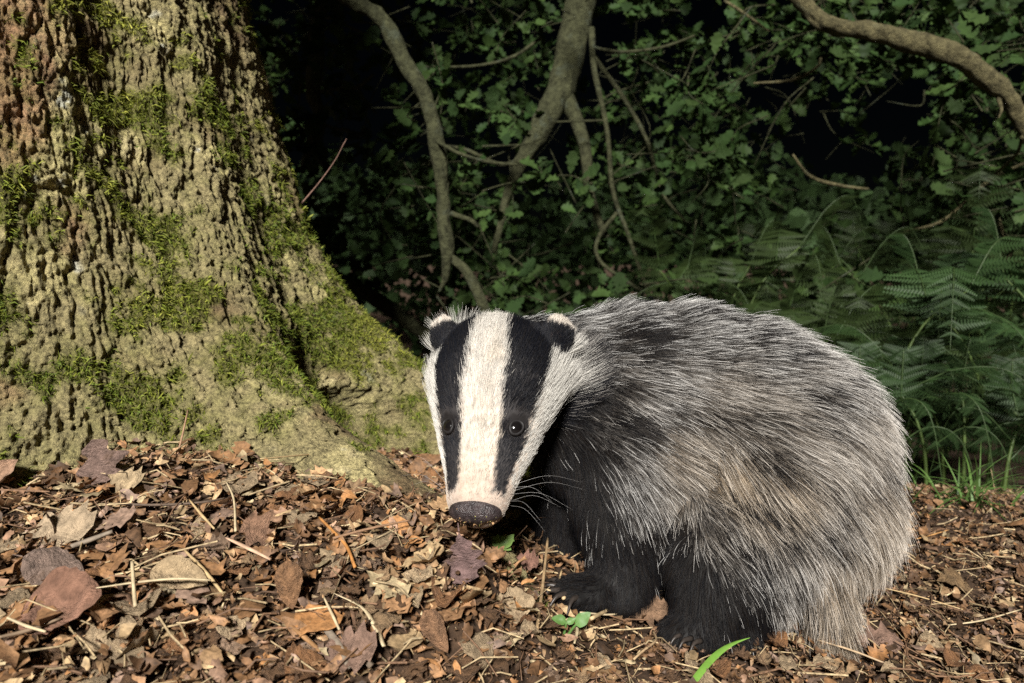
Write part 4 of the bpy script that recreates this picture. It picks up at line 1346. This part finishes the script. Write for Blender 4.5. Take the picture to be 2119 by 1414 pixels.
# fine stems and bits of grass
NS = 3600
xy = litter_xy(NS)
az = rng.uniform(0, 2 * np.pi, NS); ln = np.exp(rng.normal(math.log(.022), .5, NS))
dv = np.stack([np.cos(az), np.sin(az), rng.normal(0, .25, NS)], -1)
c0 = np.stack([xy[:, 0], xy[:, 1], zg(xy[:, 0], xy[:, 1]) + .004 + rng.random(NS) * .012], -1)
e0 = c0 - dv * ln[:, None] * .5; e1 = c0 + dv * ln[:, None] * .5
mid = c0 + rng.normal(0, .1, (NS, 3)) * ln[:, None]
rd = rng.uniform(.0003, .0009, NS)[:, None]
sdv = nrm(np.cross(dv, np.array([0, 0, 1.0]))); upv = np.array([0, 0, 1.0])
V = np.stack([q + off for q in (e0, mid, e1) for off in (sdv * rd, -sdv * rd, upv * rd * 1.4)], 1)
qq = np.array([(a, (a + 1) % 3, (a + 1) % 3 + 3, a + 3) for a in range(3)] + [(a + 3, (a + 1) % 3 + 3, (a + 1) % 3 + 6, a + 6) for a in range(3)])
scol = np.where(rng.random((NS, 1)) < .55, np.array([.40, .30, .17]), np.array([.16, .09, .05])) * rng.uniform(.6, 1.15, (NS, 1))
lit.add(V.reshape(-1, 3), [(np.arange(NS)[:, None, None] * 9 + qq[None]).reshape(-1, 4)], np.repeat(scol, 9, axis=0))
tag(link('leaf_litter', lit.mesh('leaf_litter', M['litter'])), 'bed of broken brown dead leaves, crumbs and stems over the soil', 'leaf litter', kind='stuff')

# whole leaves, each a thing of its own
LEAVES = {}
def dead(kind, k):
    if (kind, k) not in LEAVES:
        v, f = leaf_unit(kind, 400 + k + 37 * len(kind), 15, (-1, -.6, -.25, 0, .25, .6, 1), .30 if k >= 50 else .5, .10)
        v = v - np.array([.5, 0, 0])
        LEAVES[kind, k] = mesh('dead_leaf', v, f, M['dead_leaf'])
    return LEAVES[kind, k]
def put_leaf(pos, x, z, l, kind, k, col, label, group=None, wide=1.0):
    x, y, z = basis(np.asarray(x, float), np.asarray(z, float))
    o = link('dead_leaf', dead(kind, k))
    o.matrix_world = Matrix(((x[0] * l, y[0] * l * wide, z[0] * l, pos[0]), (x[1] * l, y[1] * l * wide, z[1] * l, pos[1]), (x[2] * l, y[2] * l * wide, z[2] * l, pos[2]), (0, 0, 0, 1)))
    o.color = (*col, 1)
    return tag(o, label, 'leaf', group)

SPECIAL = [   # photo position, long axis direction on screen, size m, kind, colour, tilt to camera, label
    (150, 1295, (1, -.15), .056, 'birch', (.28, .15, .10), .75, 'large rounded pinkish-orange leaf beside the crossed straws', 1.1),
    (385, 1238, (1, .35), .042, 'birch', (.50, .37, .22), .8, 'pale tan ragged leaf above the crossed straws', .75),
    (960, 1205, (.15, 1), .040, 'oak', (.21, .135, .125), 1.2, 'dull purple oak leaf hanging down the bank under the nose', 1.4),
    (222, 1018, (-.35, -1), .040, 'maple', (.24, .16, .13), 1.6, 'purplish lobed leaf standing against the foot of the trunk', 1.0),
    (268, 1035, (1, .2), .030, 'oak', (.52, .39, .235), 1.0, 'pale cream oak leaf leaning on the purplish leaf', 1.5),
    (135, 1128, (1, -.1), .056, 'oak', (.50, .38, .25), .6, 'wide bleached crinkled leaf at the far edge of the litter bank', 1.3),
    (130, 1215, (1, .5), .045, 'birch', (.24, .17, .135), .7, 'greyish brown leaf just above the rounded orange leaf', .9),
    (605, 1262, (.1, 1), .036, 'birch', (.30, .165, .085), 1.0, 'upright curled chestnut-brown leaf in the middle of the bank', .7),
    (1085, 1195, (1, .2), .026, 'oak', (.28, .15, .11), .9, 'small reddish-brown leaf resting at the tip of the front paw', 1.4),
    (1335, 1300, (1, -.3), .040, 'oak', (.27, .165, .10), .8, 'crumpled oak leaf lying in front of the hind foot', 1.3),
    (1795, 1352, (1, .05), .050, 'oak', (.24, .15, .11), .5, 'long brown oak leaf lying beside the tip of the tail', 1.0),
    (545, 1140, (.6, .7), .030, 'maple', (.33, .19, .12), .8, 'tan lobed leaf near the upper end of the orange twig', 1.0),
    (20, 1035, (.6, -.7), .040, 'birch', (.42, .26, .17), 1.3, 'curled buff leaf leaning on the trunk at the picture edge', .8),
    (720, 1385, (1, -.2), .042, 'oak', (.30, .19, .14), .6, 'brown lobed leaf under the two grey sticks', 1.4),
    (905, 1350, (.5, 1), .036, 'birch', (.32, .18, .10), .9, 'narrow folded brown leaf low on the bank below the purple oak leaf', .6),
    (1960, 1225, (1, .4), .040, 'oak', (.22, .14, .07), .5, 'flat olive-brown oak leaf on the open ground behind the tail', 1.5),
]
for k, (px, py, ax, l, kind, c, tilt, label, wide) in enumerate(SPECIAL):
    q = ghit(px, py)
    l = l * .9
    z = nrm(np.array([rng.normal(0, .1), -tilt, 1.0]))
    x = ax[0] * RT - ax[1] * (UP * min(1, tilt) + FW * -max(0, 1 - tilt))
    put_leaf(q + np.array([0, -.008, .016 + .3 * l * max(0, tilt - .5)]), x, z, l, kind, 50 + k, c, label, None, wide)

GEN = [('oak', 'tan'), ('birch', 'russet'), ('oak', 'dark brown'), ('oak', 'pinkish brown'), ('birch', 'buff')]
GCOL = {'tan': (.34, .225, .125), 'russet': (.31, .155, .07), 'dark brown': (.15, .085, .045), 'pinkish brown': (.29, .195, .13), 'buff': (.42, .31, .19)}
KIND = {'oak': 'lobed oak', 'birch': 'oval', 'maple': 'broad lobed'}
nleaf = 0
rl = random.Random(3)
while nleaf < 270:
    px, py = rl.uniform(-120, 2230), rl.uniform(960, 1500)
    q = ghit(px, py)
    if 920 < px < 1120 and 1040 < py < 1190: continue
    if any(abs(px - s_[0]) < 75 and abs(py - s_[1]) < 55 for s_ in SPECIAL): continue
    if q[1] > 1.2 or not bool(outside_trunk(np.array(q[0]), np.array(q[1]), .005)): continue
    if 1000 < px < 1820 and py < 1300 and q[1] > .60: continue
    if q[2] > float(zg(q[0], q[1])) + .02: continue
    kind, cn = GEN[rl.randrange(5)] if rl.random() < .8 else GEN[2]
    left = q[0] < .03
    c = np.array(GCOL[cn]) * rl.uniform(.7, 1.15)
    LM = [(60, 1080, 'at the edge of the bank below the trunk'), (180, 1180, 'behind the rounded orange leaf'), (90, 1390, 'in the bottom corner of the bank'), (300, 1380, 'below the crossed straws'),
          (340, 1130, 'just in front of the thin dark twig'), (470, 1230, 'beside the straight slanting straw'), (480, 1010, 'against the foot of the trunk'), (640, 1070, 'above the orange twig'), (700, 1250, 'below the orange twig'),
          (520, 1370, 'near the wood sliver at the bottom'), (760, 1350, 'by the two grey sticks'), (850, 1120, 'between the root and the nose'), (900, 1280, 'below the purple oak leaf'), (1000, 1380, 'at the bottom of the bank'), (1080, 1270, 'by the upright cut stem'),
          (1230, 1370, 'below the green seedling'), (1480, 1390, 'by the green grass blade'), (1700, 1400, 'in front of the tail'), (1900, 1350, 'right behind the tail'), (2080, 1380, 'in the corner beyond the tail'), (1930, 1180, 'on open ground behind the rump'),
          (2080, 1220, 'on open ground by the picture edge'), (1960, 1080, 'in front of the large grass tuft'), (2100, 1060, 'beside the loose grass tuft')]
    where = min(LM, key=lambda m_: (m_[0] - px) ** 2 + (m_[1] - py) ** 2)[2]
    l = rl.uniform(.014, .028) * (1.1 if left else .95)
    put_leaf(q + np.array([0, 0, .007 + .006 * rl.random()]), (math.cos(nleaf * 2.4), math.sin(nleaf * 2.4), 0), (rl.gauss(0, .28), rl.gauss(-.25, .28), 1), l, kind, rl.randrange(6), c,
             f"{'small' if l < .019 else 'big' if l > .0245 else 'middling'} {cn} {KIND[kind]} leaf {where}", f'dead leaves {where}', rl.uniform(.8, 1.4))
    nleaf += 1

# stalks, straws, sticks
def stalk(name, pts, rad, col, label, cat, mat='straw', lift=.009, flat=1.0, n=14, lifts=None, sides=6):
    q = []
    for i, (px, py) in enumerate(pts):
        g = ghit(px, py)
        q.append(g + np.array([0, 0, lift + .006 if lifts is None else lifts[i]]))
    c = catmull(q, n)
    rad = np.asarray(rad) * .8
    V, F = tube(c, rad if np.ndim(rad) == 0 else np.interp(np.linspace(0, 1, n), np.linspace(0, 1, len(rad)), rad), sides, flat=flat, noise=.12)
    o = link(name, mesh(name, V - c[n // 2], F, M[mat]), None, c[n // 2])
    o.color = (*col, 1)
    return tag(o, label, cat)
ST = (.42, .30, .155); PALE = (.46, .37, .23); GREY = (.20, .16, .12)
stalk('straw', [(205, 1312), (290, 1298), (370, 1290), (440, 1292)], [.0012, .0026, .003, .0022], PALE, 'broad flat pale straw lying level, crossing an upright one', 'straw', flat=.35, lift=.024)
stalk('straw', [(279, 1264), (282, 1310), (286, 1362)], .0015, PALE, 'short pale straw standing across the broad flat straw', 'straw', lift=.027)
stalk('twig', [(662, 1118), (690, 1148), (718, 1180), (736, 1226)], [.0011, .0015, .0016, .0016], (.36, .16, .045), 'bent orange twig with a pale broken end on the bank', 'twig', 'twig', lift=.012)
stalk('straw', [(385, 1196), (425, 1240), (466, 1292)], [.001, .0018, .0012], ST, 'straight straw slanting down over the pale tan leaf', 'straw', lift=.014)
stalk('dead_grass_blade', [(694, 1288), (752, 1318), (780, 1362), (796, 1400)], [.001, .0026, .0034, .002], PALE, 'long folded bleached grass blade low on the bank', 'dead grass', flat=.3, lift=.014)
stalk('dead_grass_blade', [(672, 1296), (690, 1335), (704, 1366)], [.0008, .0013, .001], PALE, 'thin bleached straw beside the two grey sticks', 'dead grass', lift=.014)
stalk('stick', [(676, 1345), (702, 1380), (722, 1430)], .0031, GREY, 'first of two stubby grey sticks at the bottom edge', 'stick', 'twig', lift=.008)
stalk('stick', [(712, 1362), (738, 1392), (770, 1430)], .0029, (.16, .12, .085), 'darker of two stubby grey sticks at the bottom edge', 'stick', 'twig', lift=.010)
stalk('bark_chip', [(470, 1160), (515, 1182), (562, 1206)], [.0016, .0036, .0024], (.46, .30, .20), 'pale peeling bark chip on the middle of the bank', 'bark chip', 'twig', flat=.5, lift=.011)
stalk('twig', [(150, 1182), (190, 1168), (236, 1150)], [.0022, .0026, .0018], GREY, 'short grey twig behind the greyish brown leaf', 'twig', 'twig', lift=.012)
stalk('twig', [(240, 1090), (330, 1092), (420, 1086), (470, 1076)], [.0012, .0014, .0012, .0008], (.10, .07, .05), 'thin dark twig lying level near the foot of the trunk', 'twig', 'twig', lift=.012)
stalk('straw', [(395, 1090), (420, 1122), (446, 1152)], [.0008, .0014, .0010], ST, 'split straw pointing down from the thin dark twig', 'straw', lift=.015)
stalk('straw', [(470, 1050), (486, 1090), (490, 1160)], [.0006, .0011, .0012], PALE, 'upright whitish straw in the middle of the bank', 'straw', lift=.016)
stalk('twig', [(690, 1172), (770, 1150), (850, 1132)], [.0012, .0013, .0008], (.24, .14, .08), 'long thin brown twig passing over the orange twig', 'twig', 'twig', lift=.015)
stalk('straw', [(540, 1000), (620, 990), (700, 978)], [.0006, .001, .0006], ST, 'long straw lying along the top of the bank by the trunk', 'straw', lift=.016)
stalk('twig', [(585, 1330), (625, 1362), (665, 1398)], [.0016, .0034, .0026], (.26, .14, .06), 'splintered brown wood sliver near the bottom edge', 'twig', 'twig', flat=.5, lift=.010)
stalk('plant_stem', [(1110, 1322), (1122, 1270), (1133, 1212)], [.0018, .0018, .0015], (.28, .19, .10), 'cut woody stem standing upright before the front paw', 'plant stem', 'twig', lifts=[.004, .022, .045])
stalk('plant_stem', [(1140, 1290), (1150, 1262), (1162, 1236)], [.0014, .0013, .0011], (.38, .27, .14), 'shorter broken stem leaning beside the upright cut stem', 'plant stem', 'twig', lifts=[.004, .014, .026])
stalk('plant_stem', [(1165, 1285), (1190, 1266), (1220, 1240)], .0017, (.44, .32, .18), 'thick pale stem piece between the green sprout and the paw', 'plant stem', lift=.014)
stalk('straw', [(1222, 1328), (1260, 1305), (1300, 1278)], [.0022, .0021, .0018], (.46, .34, .19), 'stout cut straw slanting up in front of the fore leg', 'straw', lift=.014)
stalk('straw', [(1200, 1310), (1270, 1312), (1330, 1292)], [.0009, .0012, .0009], PALE, 'thin bent straw under the stout cut straw', 'straw', lift=.012)
stalk('straw', [(1190, 1322), (1194, 1356), (1188, 1384)], [.0006, .0017, .0010], PALE, 'short flat whitish straw below the green sprout', 'straw', lift=.014, flat=.4)
stalk('plant_stem', [(1350, 1350), (1356, 1372), (1330, 1395), (1310, 1414)], .0012, (.36, .25, .14), 'hooked brown stem in front of the hind foot', 'plant stem', 'twig', lift=.013)
stalk('straw', [(1405, 1345), (1420, 1318)], [.0007, .0011], PALE, 'tiny pale straw sticking up against the hind foot', 'straw', lifts=[.004, .018])
stalk('straw', [(1690, 1362), (1760, 1384), (1830, 1412)], [.0008, .0012, .0009], (.36, .26, .16), 'long straw trailing forward from the tail', 'straw', lift=.010)
stalk('twig', [(1895, 1140), (1930, 1130), (1962, 1120)], [.0012, .002, .0012], (.42, .22, .08), 'orange-brown splinter on the open ground behind the rump', 'twig', 'twig', lift=.008, flat=.5)
stalk('straw', [(1830, 1250), (1900, 1268), (1990, 1296)], [.0006, .0009, .0006], ST, 'thin straw stretched over the ground behind the tail', 'straw', lift=.010)
stalk('straw', [(1960, 1330), (2030, 1320), (2110, 1296)], [.0007, .001, .0007], PALE, 'pale straw low at the edge beyond the tail', 'straw', lift=.010)
stalk('straw', [(0, 1388), (60, 1372), (130, 1345)], [.0012, .0016, .001], (.20, .14, .09), 'dark straw across the bottom corner of the bank', 'straw', lift=.014)
stalk('straw', [(20, 1355), (60, 1372), (100, 1385)], [.001, .0013, .001], PALE, 'whitish straw in the bottom corner crossing the dark one', 'straw', lift=.017)
# thin dry stem leaning on the trunk
g0 = ghit(362, 968); b, n = trunk_hit(394, 848)
c = catmull([g0 + np.array([0, 0, .004]), (g0 + b) / 2 + np.array([.004, -.012, 0]), b + n * .004], 12)
V, F = tube(c, np.linspace(.0011, .0007, 12), 5)
tag(link('plant_stem', mesh('plant_stem', V - c[0], F, M['twig']), None, c[0]), 'thin dry stem leaning upright against the mossy trunk', 'plant stem').color = (.30, .18, .11, 1)

# green shoots
def sprout(px, py, label, parts, col):
    c = ghit(px, py)
    o = empty('seedling', c, label, 'seedling')
    for (nm, ex, ey, l, w_) in parts:
        e = P(ex, ey, to_px(c)[2] - .006)
        d = e - c
        ln = np.linalg.norm(d)
        if nm == 'stem':
            kid('stem', *tube(catmull([c - np.array([0, 0, .004]), c + d * .5 + np.array([.001, 0, .001]), e], 8), np.linspace(.0014, .0009, 8), 6), M['green'], o, col)
        else:
            b0 = P(l, w_, to_px(c)[2] - .006)
            x, y, z = basis(e - b0, np.array([.1, -.8, .6]))
            v, f = leaf_unit('birch', 77 + len(o.children), 9, (-1, -.5, 0, .5, 1), .2, .25)
            kid('leaf', (v * np.array([1, .8, 1]) @ np.stack([x, y, z])) * np.linalg.norm(e - b0) + b0, f, M['green'], o, col)
sprout(1160, 1330, 'small green seedling with two narrow leaves by the cut stem', [('stem', 1172, 1288, 0, 0), ('stem', 1196, 1288, 0, 0), ('leaf', 1222, 1268, 1190, 1294), ('leaf', 1142, 1276, 1172, 1288), ('leaf', 1192, 1280, 1172, 1290)], (.10, .20, .05))
sprout(1018, 1150, 'pale green shoot with a small leaf under the nose', [('stem', 1062, 1112, 0, 0), ('stem', 1064, 1118, 0, 0), ('leaf', 1058, 1138, 1018, 1112), ('leaf', 1066, 1110, 1036, 1132)], (.17, .27, .07))
# long grass blade low in front
g = ghit(1415, 1440); e = P(1552, 1320, to_px(g)[2] - .02)
dv = e - g
t = np.linspace(0, 1, 12)[:, None]
c = g + dv * t + np.array([0, 0, .010]) * np.sin(t * np.pi)
wd = np.interp(t[:, 0], [0, .5, 1], [.0030, .0026, .0002])[:, None]
sdv = nrm(np.cross(dv, FW))
V = np.stack([c - sdv * wd, c + FW * .0008, c + sdv * wd], 1).reshape(-1, 3)
i = np.arange(11)[:, None] * 3 + np.array([[0, 1]])
gbo = empty('grass_shoot', g, 'single bright green grass blade slanting up in front of the hind foot', 'grass')
gb = link('blade', mesh('blade', V - g, [np.stack([i, i + 1, i + 4, i + 3], -1).reshape(-1, 4)], M['green']), gbo)
gb.color = (.16, .32, .05, 1)
